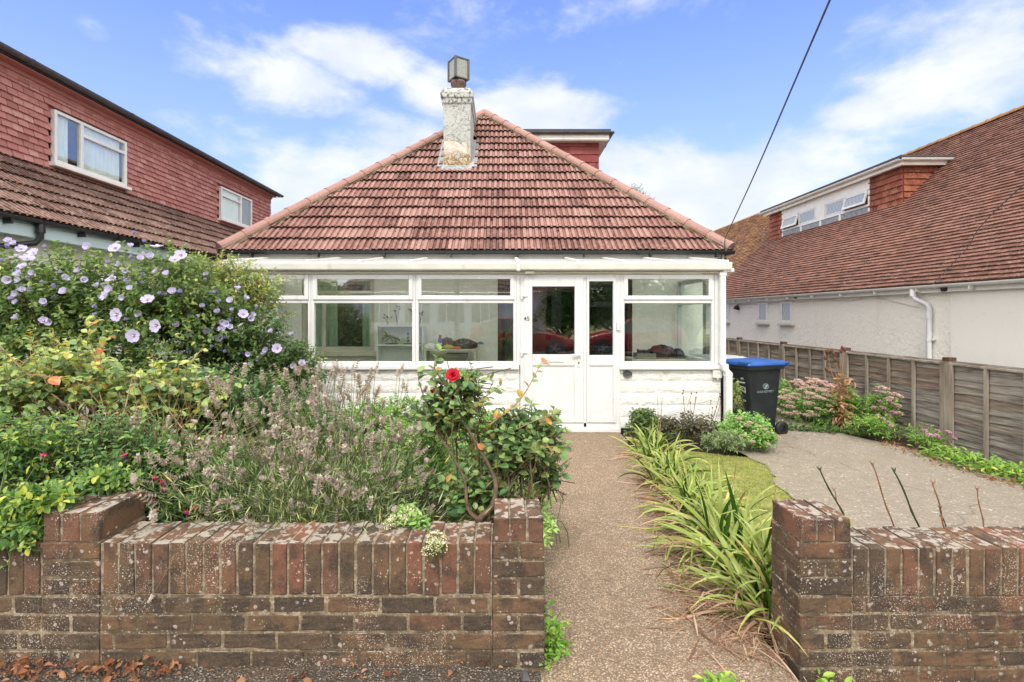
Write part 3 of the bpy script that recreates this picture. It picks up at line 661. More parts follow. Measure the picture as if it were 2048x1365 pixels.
# fascia, gutter, soffit
mb = MB(); mb.box(EL+.05, ER-.05, EY+.10, EY+.125, EZ-.17, EZ-.02); mb.box(EL+.06, ER-.06, EY+.126, HY-.003, EZ-.16, EZ-.145); mb.box(ER-.13, ER-.105, EY+.128, BY, EZ-.17, EZ-.02); mb.box(EL+.105, EL+.13, EY+.128, BY, EZ-.17, EZ-.02)
mb.build('fascia', M['whitewood'], house)
mb = MB(); gutter_run(mb, (EL-.02, EY-.01, EZ-.03), (ER+.05, EY-.01, EZ-.03), .056, 2.6, 1.05); mb.build('gutter', M['gutter'], house)
mb = MB(); gutter_run(mb, (ER+.02, EY+.05, EZ-.03), (ER+.02, BY, EZ-.03), .056, 2.6, 1.05); mb.tube([(ER-.02, EY+.12, EZ-.1), (ER-.14, EY+.16, EZ-.2), (ER-.24, HY+.1, EZ-.32), (ER-.24, HY+.1, -.1)], .035, 10); mb.build('side_gutter', M['gutter'], house)
# chimney
def chim_mat():
    m, h = new('peeling chimney render'); n = h.noise(h.obj, 3.2, 5, .6, .6); z = h.n('ShaderNodeSeparateXYZ', in_0=h.obj).outputs[2]
    pe = h.voro(h.obj, 34, out=1); peb = h.ramp(h.n('ShaderNodeSeparateColor', in_0=pe).outputs[0], [(0, (.18, .12, .06)), (.5, (.33, .24, .14)), (1, (.55, .47, .36))])
    wht = h.mix(h.mr(h.noise(h.obj, 14, 5, .7), .4, .7, 0, .5), (.45, .47, .455), (.25, .25, .235))
    cr = h.noise(h.obj, 3.2, 5, .65, .8); crk = h.mr(h.m('ABSOLUTE', h.m('SUBTRACT', cr, .5)), .007, .002)
    wht = h.mix(h.m('MULTIPLY', crk, h.mr(h.noise(h.obj, 2, 2), .4, .6)), wht, (.16, .15, .13))
    mask = h.mr(h.m('SUBTRACT', h.m('ADD', z, h.m('MULTIPLY', h.m('SUBTRACT', n, .5), 1.5)), 0), 4.94, 4.97)
    tan = h.mix(h.mr(h.noise(h.obj, 7, 3), .45, .6), (.50, .45, .37), (.62, .60, .54)); tan = h.mix(h.mr(z, 4.86, 4.72), tan, peb)
    c = h.mix(mask, tan, wht); mo = h.m('MULTIPLY', h.mr(h.noise(h.obj, 16, 4, .6), .52, .6), h.mr(z, 5.72, 5.86)); c = h.mix(h.m('MULTIPLY', mo, .8), c, (.07, .06, .035))
    hg = h.m('ADD', h.m('MULTIPLY', mask, 1.2), h.m('ADD', h.m('MULTIPLY', h.noise(h.obj, 30, 4), .5), h.m('MULTIPLY', crk, -.5)))
    setp(h, c, .9, h.bump(hg, .8, .02), .2); return m
ZB = .1
mb = MB()
def ring(mb, rings, tint=.5):
    V = []; 
    for (x0, x1, y0, y1, z) in rings: V += [(x0, y0, z), (x1, y0, z), (x1, y1, z), (x0, y1, z)]
    F = []
    for i in range(len(rings)-1):
        for j in range(4): F.append((4*i+j, 4*i+(j+1) % 4, 4*i+4+(j+1) % 4, 4*i+4+j))
    F.append(tuple(range(4*len(rings)-4, 4*len(rings)))); mb.add(V, F, tint)
ring(mb, [(-1.175, -.635, 10.08, 11.35, 4.25), (-1.175, -.64, 10.08, 11.35, 4.9), (-1.19, -.635, 10.08, 11.35, 5.68), (-1.215, -.605, 10.055, 11.37, 5.705), (-1.215, -.605, 10.055, 11.37, 5.795), (-1.235, -.585, 10.03, 11.39, 5.81), (-1.24, -.585, 10.03, 11.39, 5.91), (-1.17, -.65, 10.12, 11.3, 6.03), (-1.08, -.74, 10.4, 11.0, 6.07)])
ch = mb.build('chimney', chim_mat(), house, bevel=.02)
mb = MB(); c0 = np.array((-.925, 10.62, 5.95)); mb.lathe(c0, [(.15, 0), (.15, .34), (.165, .36), (.165, .42), (.13, .42), (.12, .3)], 18); mb.build('chimney_pot', M['terracotta'], ch)
mb = MB(); F = Matrix.Rotation(R(33), 3, 'Z'); F = np.array(F)
mb.obox(c0+(0, 0, .66), (.15, .15, .2), F, .3); cwl = mb.build('cowl', M['cowl'], ch, bevel=.012)
mb = MB()
for sx in (-1, 1):
    for sy in (-1, 1): mb.obox(c0+F @ np.array((sx*.152, sy*.152, 0))+(0, 0, .66), (.02, .02, .215), F)
for zz_ in (.455, .865): mb.obox(c0+(0, 0, zz_), (.165, .165, .012), F)
mb.build('frame', M['greygutter'], cwl)
mb = MB(); nrm = np.array((0, -sn, cs)); Fr = np.array([(1, 0, 0), (0, cs, sn), (0, -sn, cs)]).T
def onroof(x, y, h=.03): return np.array((x, y, EZ+(y-EY)*K))+nrm*h
mb.obox(onroof(-.905, 10.0, .045), (.30, .10, .006), Fr)
for x in (-1.235, -.575): mb.obox(onroof(x, 10.5, .04), (.07, .62, .006), Fr)
mb.build('flashing', M['lead'], ch)
# rear dormer on the right slope
mb = MB(); DY = 12.95; DX = 2.47; DZ = 5.88
plaintiles(mb, (HX, DY, 3.6), (1, 0, 0), (0, 0, 1), lambda v: (max(0, HX-HX+4.04-(3.6+v-EZ)/K), DX-HX), DZ-3.6, .20, .165, thick=1.6)
mb.box(HX+.3, DX-.03, DY+.03, BY-1, 3.0, DZ); dm = mb.build('dormer', M['hungdark'], house)
mb = MB(); mb.box(HX+.2, DX+.22, DY-.22, DY-.195, DZ+.02, DZ+.17); mb.box(DX+.2, DX+.225, DY-.194, BY-.8, DZ+.02, DZ+.17); mb.box(HX+.2, DX+.198, DY-.194, BY-.8, DZ+.0, DZ+.018); mb.build('fascia', M['whitewood'], dm)
mb = MB(); mb.box(HX+.15, DX+.26, DY-.26, BY-.8, DZ+.215, DZ+.27); mb.build('dormer_roof', M['felt'], dm)
mb = MB(); gutter_run(mb, (HX+.3, DY-.28, DZ+.16), (DX+.33, DY-.28, DZ+.16), .05); gutter_run(mb, (DX+.29, DY-.3, DZ+.16), (DX+.29, BY-.8, DZ+.16), .05); mb.build('gutter', M['greygutter'], dm)
# house window with curtains, recessed
wf = simple_window(house, 'front_window', ((-3.32, HY+.05, .88), (1, 0, 0)), (0, 1, 0),
    [(0, .07, 0, 1.22), (1.13, 1.2, 0, 1.22), (.071, 1.129, 0, .07), (.071, 1.129, 1.15, 1.22), (.071, 1.129, .93, 1.0), (.33, .39, .071, .929)],
    [(.07, .33, .07, .93), (.39, 1.13, .07, .93), (.07, 1.13, 1.0, 1.15)], fr=M['cream'])
mb = MB(); mb.box(-3.38, -2.05, HY-.09, HY+.04, .80, .875); mb.box(-3.36, -2.07, HY-.03, HY-.002, .70, .797); mb.build('window_sill', M['cream'], house, bevel=.006)
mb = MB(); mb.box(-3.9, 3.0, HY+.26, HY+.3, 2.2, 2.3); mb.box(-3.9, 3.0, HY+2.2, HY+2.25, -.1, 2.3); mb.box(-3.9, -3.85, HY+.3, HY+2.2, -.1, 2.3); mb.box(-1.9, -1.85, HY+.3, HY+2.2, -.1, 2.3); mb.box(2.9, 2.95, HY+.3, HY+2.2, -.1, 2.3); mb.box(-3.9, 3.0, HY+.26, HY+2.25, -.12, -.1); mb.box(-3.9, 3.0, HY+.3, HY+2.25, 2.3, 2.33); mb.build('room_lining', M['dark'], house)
# house entrance: dark wood frame, door and side lights
mb = MB()
for a, b in ((-.08, .0), (.50, .58), (1.36, 1.44), (2.07, 2.15)): mb.box(a, b, HY+.03, HY+.13, -.1, 2.12)
for a, b in ((0, .50), (1.44, 2.07)): mb.box(a, b, HY+.035, HY+.125, 2.04, 2.12); mb.box(a, b, HY+.035, HY+.125, -.1, .30)
mb.box(.58, 1.36, HY+.035, HY+.125, 2.04, 2.12)
en = mb.build('entrance_frame', M['darkwood'], house)
for a, b in ((0, .50), (1.44, 2.07)): m2 = MB(); m2.box(a, b, HY+.075, HY+.083, .30, 2.04); m2.build('pane', M['glassdark'], en)
mb = MB(); mb.box(.585, .72, HY+.05, HY+.10, -.08, 2.035); mb.box(1.22, 1.355, HY+.05, HY+.10, -.08, 2.035); mb.box(.72, 1.22, HY+.052, HY+.098, 1.9, 2.035); mb.box(.72, 1.22, HY+.052, HY+.098, -.08, .7); mb.box(.72, 1.22, HY+.052, HY+.098, .95, 1.05)
dr = mb.build('front_door', M['darkwood'], house); m2 = MB(); m2.box(.72, 1.22, HY+.072, HY+.08, .7, 1.9); m2.build('pane', M['glassdark'], dr)
# ---- porch
PY = 6.8; PD = .07
def pw(name, X0, X1, z0=.80, z1=2.03, tl=1.67, side=None):
    """one bay: lower fixed pane, top hung casement above"""
    wd = X1-X0
    if side is None: o, u, d = (X0, PY+.035, 0), (1, 0, 0), (0, 1, 0)
    else: o, u, d = (side, X0, 0), (0, 1, 0), ((1, 0, 0) if side < 0 else (-1, 0, 0))
    f = simple_window(house, name, (o, u), d, [(0, .043, z0, z1), (wd-.043, wd, z0, z1), (.043, wd-.043, z0, z0+.05), (.043, wd-.043, z1-.03, z1), (.043, wd-.043, tl-.035, tl+.02)],
        [(.043, wd-.043, z0+.05, tl-.035)], t=PD)
    oo = np.array(o, float)-np.array(d, float)*.032
    c = simple_window(f, 'casement', (oo, u), d, [(.03, .085, tl+.012, z1-.012), (wd-.085, wd-.03, tl+.012, z1-.012), (.085, wd-.085, tl+.012, tl+.067), (.085, wd-.085, z1-.07, z1-.012)], [(.085, wd-.085, tl+.067, z1-.07)], t=.045)
    return f
for a, b in ((-3.62, -2.58), (-2.58, -1.175), (-1.175, .19), (1.60, 2.86)): pw('porch_window', a+.001, b-.001)
for s in (-3.64, 2.90): pw('porch_side_window', 6.88, 8.30, side=s)
mb = MB()
def blocks(mb, x0, x1, z0, z1, y):
    """painted stone blocks, each pillowed, narrow joints"""
    r_ = 0; z = z1
    while z > z0+.02:
        zb = max(z0, z-.158); x = x0-(.17 if r_ % 2 else 0.05)
        while x < x1:
            xe = x+random.uniform(.31, .36); a, b = max(x, x0)+.006, min(xe, x1)-.006
            if b-a > .02:
                nx, nz = max(3, int((b-a)/.022)), 7; gx = np.linspace(a, b, nx+1); gz_ = np.linspace(zb+.004, z-.004, nz+1); GX, GZ = np.meshgrid(gx, gz_)
                e = np.minimum(np.minimum(GX-a, b-GX), np.minimum(GZ-zb-.004, z-.004-GZ)); h = .010*np.clip(e/.028, 0, 1)+np.where(e > .016, rng.normal(0, .0036, GX.shape), 0)
                V = np.stack([GX, y-h, GZ], -1).reshape(-1, 3); i = (np.arange(nz)[:, None]*(nx+1)+np.arange(nx)[None]).reshape(-1)
                mb.add(V, [np.stack([i, i+1, i+nx+2, i+nx+1], 1)], random.random(), 0, True)
            x = xe
        z -= .163; r_ += 1
for a, b in ((-3.64, .232), (1.586, 2.945)):
    blocks(mb, a, b, -.055, .745, PY+.02); mb.box(a, b, PY+.021, PY+.14, -.05, .745)
mb.box(2.83, 2.945, PY+.141, HY-.001, -.05, .745); mb.box(-3.64, -3.52, PY+.141, HY-.001, -.05, .745)
mb.build('porch_wall', M['block'], house)
mb = MB(); mb.box(-3.63, .23, PY+.03, PY+.13, -.3, -.052); mb.box(1.59, 2.94, PY+.03, PY+.13, -.3, -.052); mb.box(2.84, 2.94, PY+.14, HY, -.3, -.052); mb.build('damp_course', M['blackpl'], house)
mb = MB(); mb.box(-3.68, .225, PY-.05, PY+.10, .745, .80); mb.box(1.575, 2.985, PY-.05, PY+.10, .745, .80); mb.box(2.86, 2.985, PY+.102, HY-.003, .745, .80); mb.build('porch_sill', M['upvc'], house, bevel=.008)
mb = MB(); mb.box(-3.5, 2.83, PY+.14, HY-.002, -.10, -.03); mb.build('porch_floor', M['concwhite'], house)
# corner posts + head + fascia gutter
mb = MB(); mb.box(2.862, 2.975, PY-.003, PY+.085, .801, 2.05); mb.box(-3.73, -3.622, PY-.003, PY+.085, .801, 2.05)
mb.box(.19, .236, PY-.002, PY+.08, .801, 2.03); mb.box(1.584, 1.60, PY-.002, PY+.08, .801, 2.03); mb.box(-3.73, 2.975, PY-.006, PY+.09, 2.052, 2.085); mb.build('porch_post', M['upvc'], house, bevel=.005)
mb = MB(); mb.prism([(PY-.13, 2.075), (PY-.02, 2.06), (PY-.012, 2.168), (PY-.15, 2.172)], 'x', -3.78, 3.035); mb.box(2.93, 3.08, PY-.10, PY-.03, 2.045, 2.10)
mb.box(.185, .235, PY-.162, PY-.02, 2.055, 2.19); mb.build('porch_gutter', M['upvcold'], house, bevel=.012)
mb = MB(); mb.box(-3.74, 3.0, PY-.05, PY-.008, 2.035, 2.055); mb.box(.30, .42, PY-.09, PY-.055, 2.03, 2.06); mb.build('porch_gutter_trim', M['cream'], house)
mb = MB(); ra, rb = np.array((PY-.08, 2.185)), np.array((EY+.12, 2.385))
mb.add([(-3.75, ra[0], ra[1]), (3.0, ra[0], ra[1]), (2.9, rb[0], rb[1]), (-3.75, rb[0], rb[1])], [(0, 1, 2, 3)]); pr = mb.build('porch_roof', M['polycarb'], house)
s_ = pr.modifiers.new('s', 'SOLIDIFY'); s_.thickness = .012
mb = MB()
for x in (-3.74, -2.58, -1.9, -1.2, .21, 1.0, 1.6, 2.25, 2.97):
    a = np.array((x, ra[0]-.05, ra[1]+.006)); b = np.array((x-.0, rb[0], rb[1]+.012)); D = b-a; F = frame(D); mb.obox((a+b)/2, (.022, np.linalg.norm(D)/2, .013), F)
mb.box(-3.75, 2.95, rb[0]-.03, rb[0]+.01, rb[1]+.0, rb[1]+.03); mb.build('glazing_bar', M['upvcold'], pr, bevel=.004)
mb = MB(); mb.box(2.90, 2.975, PY-.085, PY-.01, .83, 2.05); mb.box(2.89, 2.985, PY-.09, PY-.006, 2.0, 2.05)
mb.prism([(2.895, .83), (2.98, .83), (2.985, .76), (3.035, .71), (3.035, .66), (2.94, .66), (2.94, .72), (2.905, .75)], 'y', PY-.15, PY-.052)
mb.box(2.945, 3.03, PY-.155, PY-.065, -.22, .66); mb.build('porch_downpipe', M['upvc'], house, bevel=.008)
# door set
mb = MB(); mb.box(.30, 1.52, PY+.001, PY+.069, -.0355, .028); mb.box(.238, .30, PY, PY+.07, -.035, 2.03); mb.box(1.52, 1.582, PY, PY+.07, -.035, 2.03); mb.box(.30, 1.52, PY+.001, PY+.069, 1.975, 2.03); mb.box(1.09, 1.135, PY+.001, PY+.069, -.035, 1.975)
mb.box(.236, 1.584, PY-.045, PY+.08, -.10, -.036); mb.build('door_frame', M['upvc'], house, bevel=.006)
mb = MB(); y0, y1 = PY-.018, PY+.05
mb.box(.292, .40, y0, y1, .03, 1.985); mb.box(.972, 1.088, y0, y1, .03, 1.985); mb.box(.40, .972, y0+.001, y1, 1.86, 1.985); mb.box(.40, .972, y0+.001, y1, .03, .115); mb.box(.40, .972, y0+.001, y1, .80, .945)
mb.box(.40, .972, y0+.018, y1-.01, .115, .80)
for (a, b, c, d) in ((.40, .415, .115, .80), (.957, .972, .115, .80), (.415, .957, .115, .13), (.415, .957, .785, .80)): mb.box(a, b, y0+.008, y0+.018, c, d)
door = mb.build('porch_door', M['upvc'], house, bevel=.005)
m2 = MB(); m2.box(.40, .972, PY+.012, PY+.02, .945, 1.86); m2.build('pane', M['glass'], door)
m2 = MB(); m2.box(.54, .825, y0-.008, y0, .845, .895); m2.box(.555, .81, y0-.011, y0-.008, .858, .882); m2.build('letterbox', M['upvcold'], door, bevel=.003)
m2 = MB(); m2.box(1.008, 1.038, y0-.012, y0, .78, 1.12); m2.obox((.985, y0-.045, .945), (.06, .010, .011), np.eye(3)); m2.obox((1.03, y0-.028, .945), (.011, .02, .011), np.eye(3)); m2.build('door_handle', M['upvc'], door, bevel=.004)
m2 = MB(); m2.lathe((1.023, y0-.014, .84), [(.0001, 0), (.010, 0), (.010, .004), (.0001, .004)], 12, M=np.array([(1, 0, 0), (0, 0, 1), (0, 1, 0)])); m2.box(1.018, 1.028, y0-.015, y0-.011, .815, .84); m2.build('keyhole', M['black'], door)
for z in (1.74, .98, .25):
    m2 = MB(); m2.box(.245, .335, y0-.016, y0, z-.02, z+.02); m2.box(.245, .272, y0-.018, y0-.001, z-.055, z-.021); m2.build('hinge', M['upvc'], door, bevel=.004)
mb = MB(); mb.box(1.135, 1.165, y0, y1, .03, 1.985); mb.box(1.49, 1.525, y0, y1, .03, 1.985); mb.box(1.165, 1.49, y0+.001, y1, 1.93, 1.985); mb.box(1.165, 1.49, y0+.001, y1, .03, .10); mb.box(1.165, 1.49, y0+.001, y1, .80, .935); mb.box(1.165, 1.49, y0+.018, y1-.01, .10, .80)
for (a, b, c, d) in ((1.165, 1.18, .10, .80), (1.475, 1.49, .10, .80), (1.18, 1.475, .10, .115), (1.18, 1.475, .785, .80)): mb.box(a, b, y0+.008, y0+.018, c, d)
sp_ = mb.build('door_side_panel', M['upvc'], house, bevel=.005)
m2 = MB(); m2.box(1.165, 1.49, PY+.012, PY+.02, .935, 1.93); m2.build('pane', M['glass'], sp_)
text_obj('45', 'house_number', house, .082, (.325, y0-.003, 1.425), (R(90), 0, 0), M['black'], .0015)
mb = MB(); mb.box(1.535, 1.575, PY-.03, PY-.001, 1.27, 1.38); mb.build('door_bell', M['upvc'], house, bevel=.005)
mb = MB(); A = np.array([(1, 0, 0), (0, 0, -1), (0, .78, 0)])
m3 = np.array([(1, 0, 0), (0, 0, -1), (0, .75, 0)]); mb.lathe((1.682, PY-.005, .682), [(.062, -.02), (.062, .012), (.05, .017), (.046, .010), (.03, .012), (.0001, .014)], 24, M=m3); mb.build('oval_plaque', M['greygutter'], house)
mb = MB(); mb.box(2.82, 2.938, PY-.045, PY+.005, .635, .735); mb.box(2.85, 2.90, PY-.052, PY-.045, .70, .722); mb.box(2.87, 2.885, PY-.06, PY-.03, .612, .635); mb.build('outdoor_socket', M['upvcold'], house, bevel=.006)
mb = MB(); mb.box(ER-.16, ER-.12, EY+.02, EY+.09, EZ-.28, EZ-.1); mb.box(ER-.2, ER-.08, EY+.0, EY+.08, EZ-.25, EZ-.19); mb.tube([(ER-.14, EY+.02, EZ-.1), (ER-.13, EY-.08, EZ+.05), (ER-.12, EY-.09, EZ+.22)], .008, 6); mb.tube([(ER-.2, EY-.02, EZ+.02), (ER+.12, EY-.02, EZ+.17)], .006); mb.tube([(ER-.16, EY-.02, EZ+.14), (ER+.06, EY-.02, EZ+.06)], .006); mb.build('cable_bracket', M['greygutter'], house)
# ------------------------------------------------------------------ house on the left
lh = thing('neighbour_house', 'neighbouring house at left with long red tile hung dormer and brown roof', 'house', (-6.5, 9, -.1))
ex, ez, dx, dz, topz = -5.60, 2.63, -7.06, 3.725, 5.10; y0, y1 = 4.2, 15.35
pl = math.hypot(dx-ex, dz-ez); v = ((dx-ex)/pl, 0, (dz-ez)/pl)
mb = MB(); pantiles(mb, (ex, y0, ez), (0, 1, 0), v, lambda q: (0, y1+.4-y0), pl+.05, .30, .27, .036, .022); mb.build('roof', M['browntile'], lh)
mb = MB()
wins = [(7.88, 9.40, 3.86, 4.69), (12.55, 14.1, 3.88, 4.68)]
plaintiles(mb, (dx, y0, dz-.05), (0, 1, 0), (0, 0, 1), lambda q: (0, y1-y0), topz-dz-.10, .098, .165, skip=lambda a, b: any(w_[0]-.04 < y0+a < w_[1]+.04 and w_[2]-.04 < dz-.05+b < w_[3]+.03 for w_ in wins), thick=2.0, gap=.009)
plaintiles(mb, (dx+.012, y0, topz-.2), (0, 1, 0), (0, 0, 1), lambda q: (0, y1-y0), .13, .14, .165, thick=1.4)
mb.box(-11, dx-.03, y0, y1-.02, 3.4, topz-.03); mb.build('dormer_wall', M['hung'], lh)
mb = MB(); mb.box(-11, -5.93, y0, y1+.3, -.3, 2.62); mb.build('wall', M['smoothrender'], lh)
mb = MB(); mb.prism([(-5.93, 2.6), (-5.7, 2.6), (dx, dz-.05), (-9.1, 4.4), (-11, 3)], 'y', y0, y1+.35); mb.build('gable', M['smoothrender'], lh)
mb = MB(); mb.box(ex-.06, ex-.035, y0, y1+.4, ez-.22, ez-.01); mb.box(-5.929, ex-.061, y0, y1+.4, ez-.20, ez-.185); mb.build('fascia', M['blueboard'], lh)
mb = MB(); gutter_run(mb, (ex+.02, y0, ez-.045), (ex+.02, y1+.4, ez-.045), .06, 2.0, 1.0); mb.build('gutter', M['gutter'], lh)
mb = MB(); yy = 6.1; mb.tube([(ex+.02, yy, ez-.06), (ex+.02, yy, ez-.22), (ex-.03, yy-.02, ez-.29), (-5.82, yy-.42, ez-.40), (-5.87, yy-.47, ez-.48), (-5.87, yy-.47, -.1)], .036, 10); mb.lathe((ex+.02, yy, ez-.16), [(.05, 0), (.05, .1)], 12); mb.build('downpipe', M['gutter'], lh)
mb = MB(); mb.box(-11, dx+.24, y0-.1, y1+.1, topz, topz+.05); mb.box(dx+.225, dx+.245, y0-.1, y1+.1, topz-.04, topz-.002); mb.build('dormer_roof', M['felt'], lh)
mb = MB(); mb.box(dx+.02, dx+.21, y0, y1, topz-.062, topz-.045); mb.prism([(dx+.02, topz-.12), (dx+.05, topz-.12), (dx+.07, topz-.065), (dx+.02, topz-.065)], 'y', y0, y1); mb.build('dormer_soffit', M['hung'], lh)
mb = MB(); gutter_run(mb, (dx+.29, y0, topz-.0), (dx+.29, y1+.15, topz-.0), .062, 1.95); mb.build('dormer_gutter', M['greygutter'], lh)
for k, (a, b, c, d) in enumerate(wins):
    W = b-a; H = d-c; s = .34*W if k == 0 else .62*W; t = .05
    mem = [(0, t, 0, H), (W-t, W, 0, H), (t, W-t, 0, t), (t, W-t, H-t, H), (s-t*.6, s+t*.6, t, H-t)]
    o = (dx+.04, a, c)
    lo, hi = ((s+t*.6, W-t) if k == 0 else (t, s-t*.6)); mem.append((lo, hi, H*.70, H*.70+t*1.1))
    pn = [(lo, hi, t, H*.70), (lo, hi, H*.70+t*1.1, H-t)]+([(t, s-t*.6, t, H-t)] if k == 0 else [(s+t*.6, W-t, t, H-t)])
    f = simple_window(lh, 'window', (o, (0, 1, 0)), (1, 0, 0), mem, pn, t=.07)
    m2 = MB(); m2.box(dx+.0, dx+.13, a-.05, b+.05, c-.06, c-.004); m2.build('window_sill', M['upvcold'], f, bevel=.006)
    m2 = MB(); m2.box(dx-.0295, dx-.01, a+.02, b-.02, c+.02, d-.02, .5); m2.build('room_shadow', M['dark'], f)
    cur = MB()
    yy0, yy1 = (a+.06, a+.30) if k == 0 else (a+.05, b-.35)
    for (p, q) in (((yy0, yy1), (a+s+.03, b-.1)) if k == 0 else ((a+.05, a+s-.04),)):
        ys = np.linspace(p, q, 40); xs = dx+.008+.008*np.sin(ys*70)+.004*np.sin(ys*31); V = np.concatenate([np.stack([xs, ys, np.full(40, z)], 1) for z in (c+.03, d-.03)]); j = np.arange(39)
        cur.add(V, [np.stack([j, j+1, j+41, j+40], 1)], .5, 0, True)
    tag(cur.build('net_curtain', M['voile']), 'white net curtains in the nearer left dormer window' if k == 0 else 'white net curtain in the farther left dormer window', 'curtain', 'net curtains in the left house')
f = simple_window(lh, 'window', ((-5.93, 8.6, 1.25), (0, 1, 0)), (1, 0, 0), [(0, .05, 0, 1.0), (.95, 1.0, 0, 1.0), (.05, .95, 0, .05), (.05, .95, .95, 1.0), (.47, .53, .05, .95)], [(.05, .47, .05, .95), (.53, .95, .05, .95)], t=.06)
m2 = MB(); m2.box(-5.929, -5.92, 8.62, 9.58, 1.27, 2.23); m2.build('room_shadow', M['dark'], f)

# ------------------------------------------------------------------ house on the right
rh = thing('neighbour_house', 'white rough cast bungalow at right with large brown tiled roof and dormer', 'house', (9, 12, -.2))
ex, ez, rx, rz = 7.60, 2.03, 11.75, 6.13; y0, y1 = 5.6, 28
pl = math.hypot(rx-ex, rz-ez); v = np.array(((rx-ex)/pl, 0, (rz-ez)/pl))
fx, dzb, dzt = 9.8, 4.22, 5.12; dy0, dy1 = 12.35, 18.5
def cut(a, b):
    x = ex+b*v[0]; y = y1-a; return fx+.02 < x < 10.75 and dy0+.1 < y < dy1-.1 and b < (dzt-ez)/v[2]-.05
mb = MB(); plaintiles(mb, (ex, y1, ez), (0, -1, 0), v, lambda q: (0, y1-y0), pl-.02, .105, .165, skip=cut, thick=2.3, rot=.007, tf=lambda a, b: -.12+.28*math.exp(-((y1-a-13)/4)**2)*math.exp(-((b-1.9)/1.2)**2)); mb.build('roof', M['plaintile'], rh)
mb = MB(); plaintiles(mb, np.array((ex, y1, ez))+np.array((-v[2], 0, v[0]))*.004, (0, -1, 0), v, lambda q: (0, y1-dy1-.25+(q-3)*.1), pl-.02, .105, .165, thick=1.9)
mb2 = mb; ob = mb.build('roof_far_part', M['oldtile'], rh)
mb = MB(); ridge_tiles(mb, (rx, y0, rz+.02), (rx, y1, rz-.1), .11, .33); mb.build('ridge_tiles', M['oldtile'], rh)
mb = MB(); mb.quad((ex, y0, ez-.03), (rx, y0, rz-.03), (rx, y1, rz-.03), (ex, y1, ez-.03)); mb.quad((2*rx-ex, y0, ez), (rx, y0, rz-.02), (rx, y1, rz-.02), (2*rx-ex, y1, ez)); mb.poly([(ex+.1, y0+.02, ez), (2*rx-ex, y0+.02, ez), (rx, y0+.02, rz-.04)]); mb.poly([(ex+.1, y1-.02, ez), (2*rx-ex, y1-.02, ez), (rx, y1-.02, rz-.04)]); mb.build('roof_deck', M['plaintile'], rh)
mb = MB(); mb.box(7.78, 15.5, y0+.2, y1-.2, -.4, 2.02); mb.build('wall', M['roughrender'], rh)
mb = MB(); mb.box(7.745, 7.779, y0+.1, 8.72, -.4, 1.985); mb.build('smooth_wall_panel', M['smoothrender'], rh)
mb = MB(); mb.box(ex+.06, ex+.085, y0, y1, ez-.155, ez-.01); mb.box(ex+.086, 7.779, y0, y1, ez-.152, ez-.138); mb.build('fascia', M['whitewood'], rh)
mb = MB(); gutter_run(mb, (ex+.0, y0, ez-.055), (ex+.0, y1, ez-.045), .058, 2.1, None)
for yy in np.arange(y0+.5, y1, 1.05): mb.obox((ex+.02, yy, ez-.08), (.052, .012, .05), np.eye(3))
mb.build('gutter', M['upvcold'], rh)
mb = MB(); yy = 9.35; mb.tube([(ex, yy, ez-.08), (ex, yy, ez-.2), (ex+.02, yy-.03, ez-.26), (7.69, yy-.2, ez-.36), (7.71, yy-.22, ez-.42), (7.71, yy-.22, -.2)], .041, 12)
mb.lathe((ex, yy, ez-.21), [(.052, 0), (.052, .13)], 14); mb.lathe((7.71, yy-.22, ez-.62), [(.050, 0), (.050, .14)], 14); mb.box(7.70, 7.78, yy-.30, yy-.15, 1.02, 1.05); mb.lathe((7.71, yy-.22, 1.0), [(.049, 0), (.049, .06)], 14); mb.build('downpipe', M['upvc'], rh)
# dormer
mb = MB()
plaintiles(mb, (fx, 13.5, dzb-.02), (0, -1, 0), (0, 0, 1), lambda q: (0, 13.5-dy0), dzt-dzb, .155, .165, thick=2.4, rot=.012)
plaintiles(mb, (fx, dy1, dzb-.02), (0, -1, 0), (0, 0, 1), lambda q: (0, dy1-17.6), dzt-dzb, .155, .165, thick=2.4, rot=.012)
plaintiles(mb, (fx, dy0, dzb-.02), (1, 0, 0), (0, 0, 1), lambda q: (0, .05+(dzb+q-4.22)*1.03), dzt-dzb, .155, .165, thick=2.4, rot=.012)
mb.box(fx+.02, 11.2, dy0+.02, dy1-.02, dzb-.25, dzt); mb.poly([(fx, dy0+.015, dzb), (10.8, dy0+.015, dzt), (fx, dy0+.015, dzt)])
dm = mb.build('dormer', M['hungorange'], rh)
mb = MB(); mb.box(fx-.26, 11.1, dy0-.26, dy1+.2, dzt+.135, dzt+.19); mb.build('dormer_roof', M['felt'], dm)
mb = MB(); mb.box(fx-.17, fx-.145, dy0-.17, dy1+.15, dzt-.02, dzt+.13); mb.box(fx-.144, 10.9, dy0-.17, dy0-.145, dzt-.02, dzt+.13); mb.box(fx-.144, 10.85, dy0-.144, dy1+.1, dzt+.0, dzt+.015); mb.build('fascia', M['whitewood'], dm)
mb = MB(); gutter_run(mb, (fx-.23, dy0-.2, dzt+.09), (fx-.23, dy1+.3, dzt+.09), .052, 1.4); gutter_run(mb, (fx-.25, dy0-.23, dzt+.09), (10.95, dy0-.23, dzt+.09), .052, .5); mb.build('gutter', M['upvcold'], dm)
mb = MB(); mb.box(fx-.03, fx+.02, 13.5, 17.6, 4.86, dzt-.01); mb.box(fx-.035, fx+.02, 13.44, 13.5, dzb-.05, dzt-.01); mb.box(fx-.035, fx+.02, 17.6, 17.66, dzb-.05, dzt-.01); mb.box(fx-.034, fx+.02, 13.5, 17.6, 4.38, 4.44); mb.box(fx-.032, fx+.02, 13.5, 17.6, 4.82, 4.86)
mb.box(fx-.033, fx+.02, 15.32, 15.75, 4.44, 4.82)
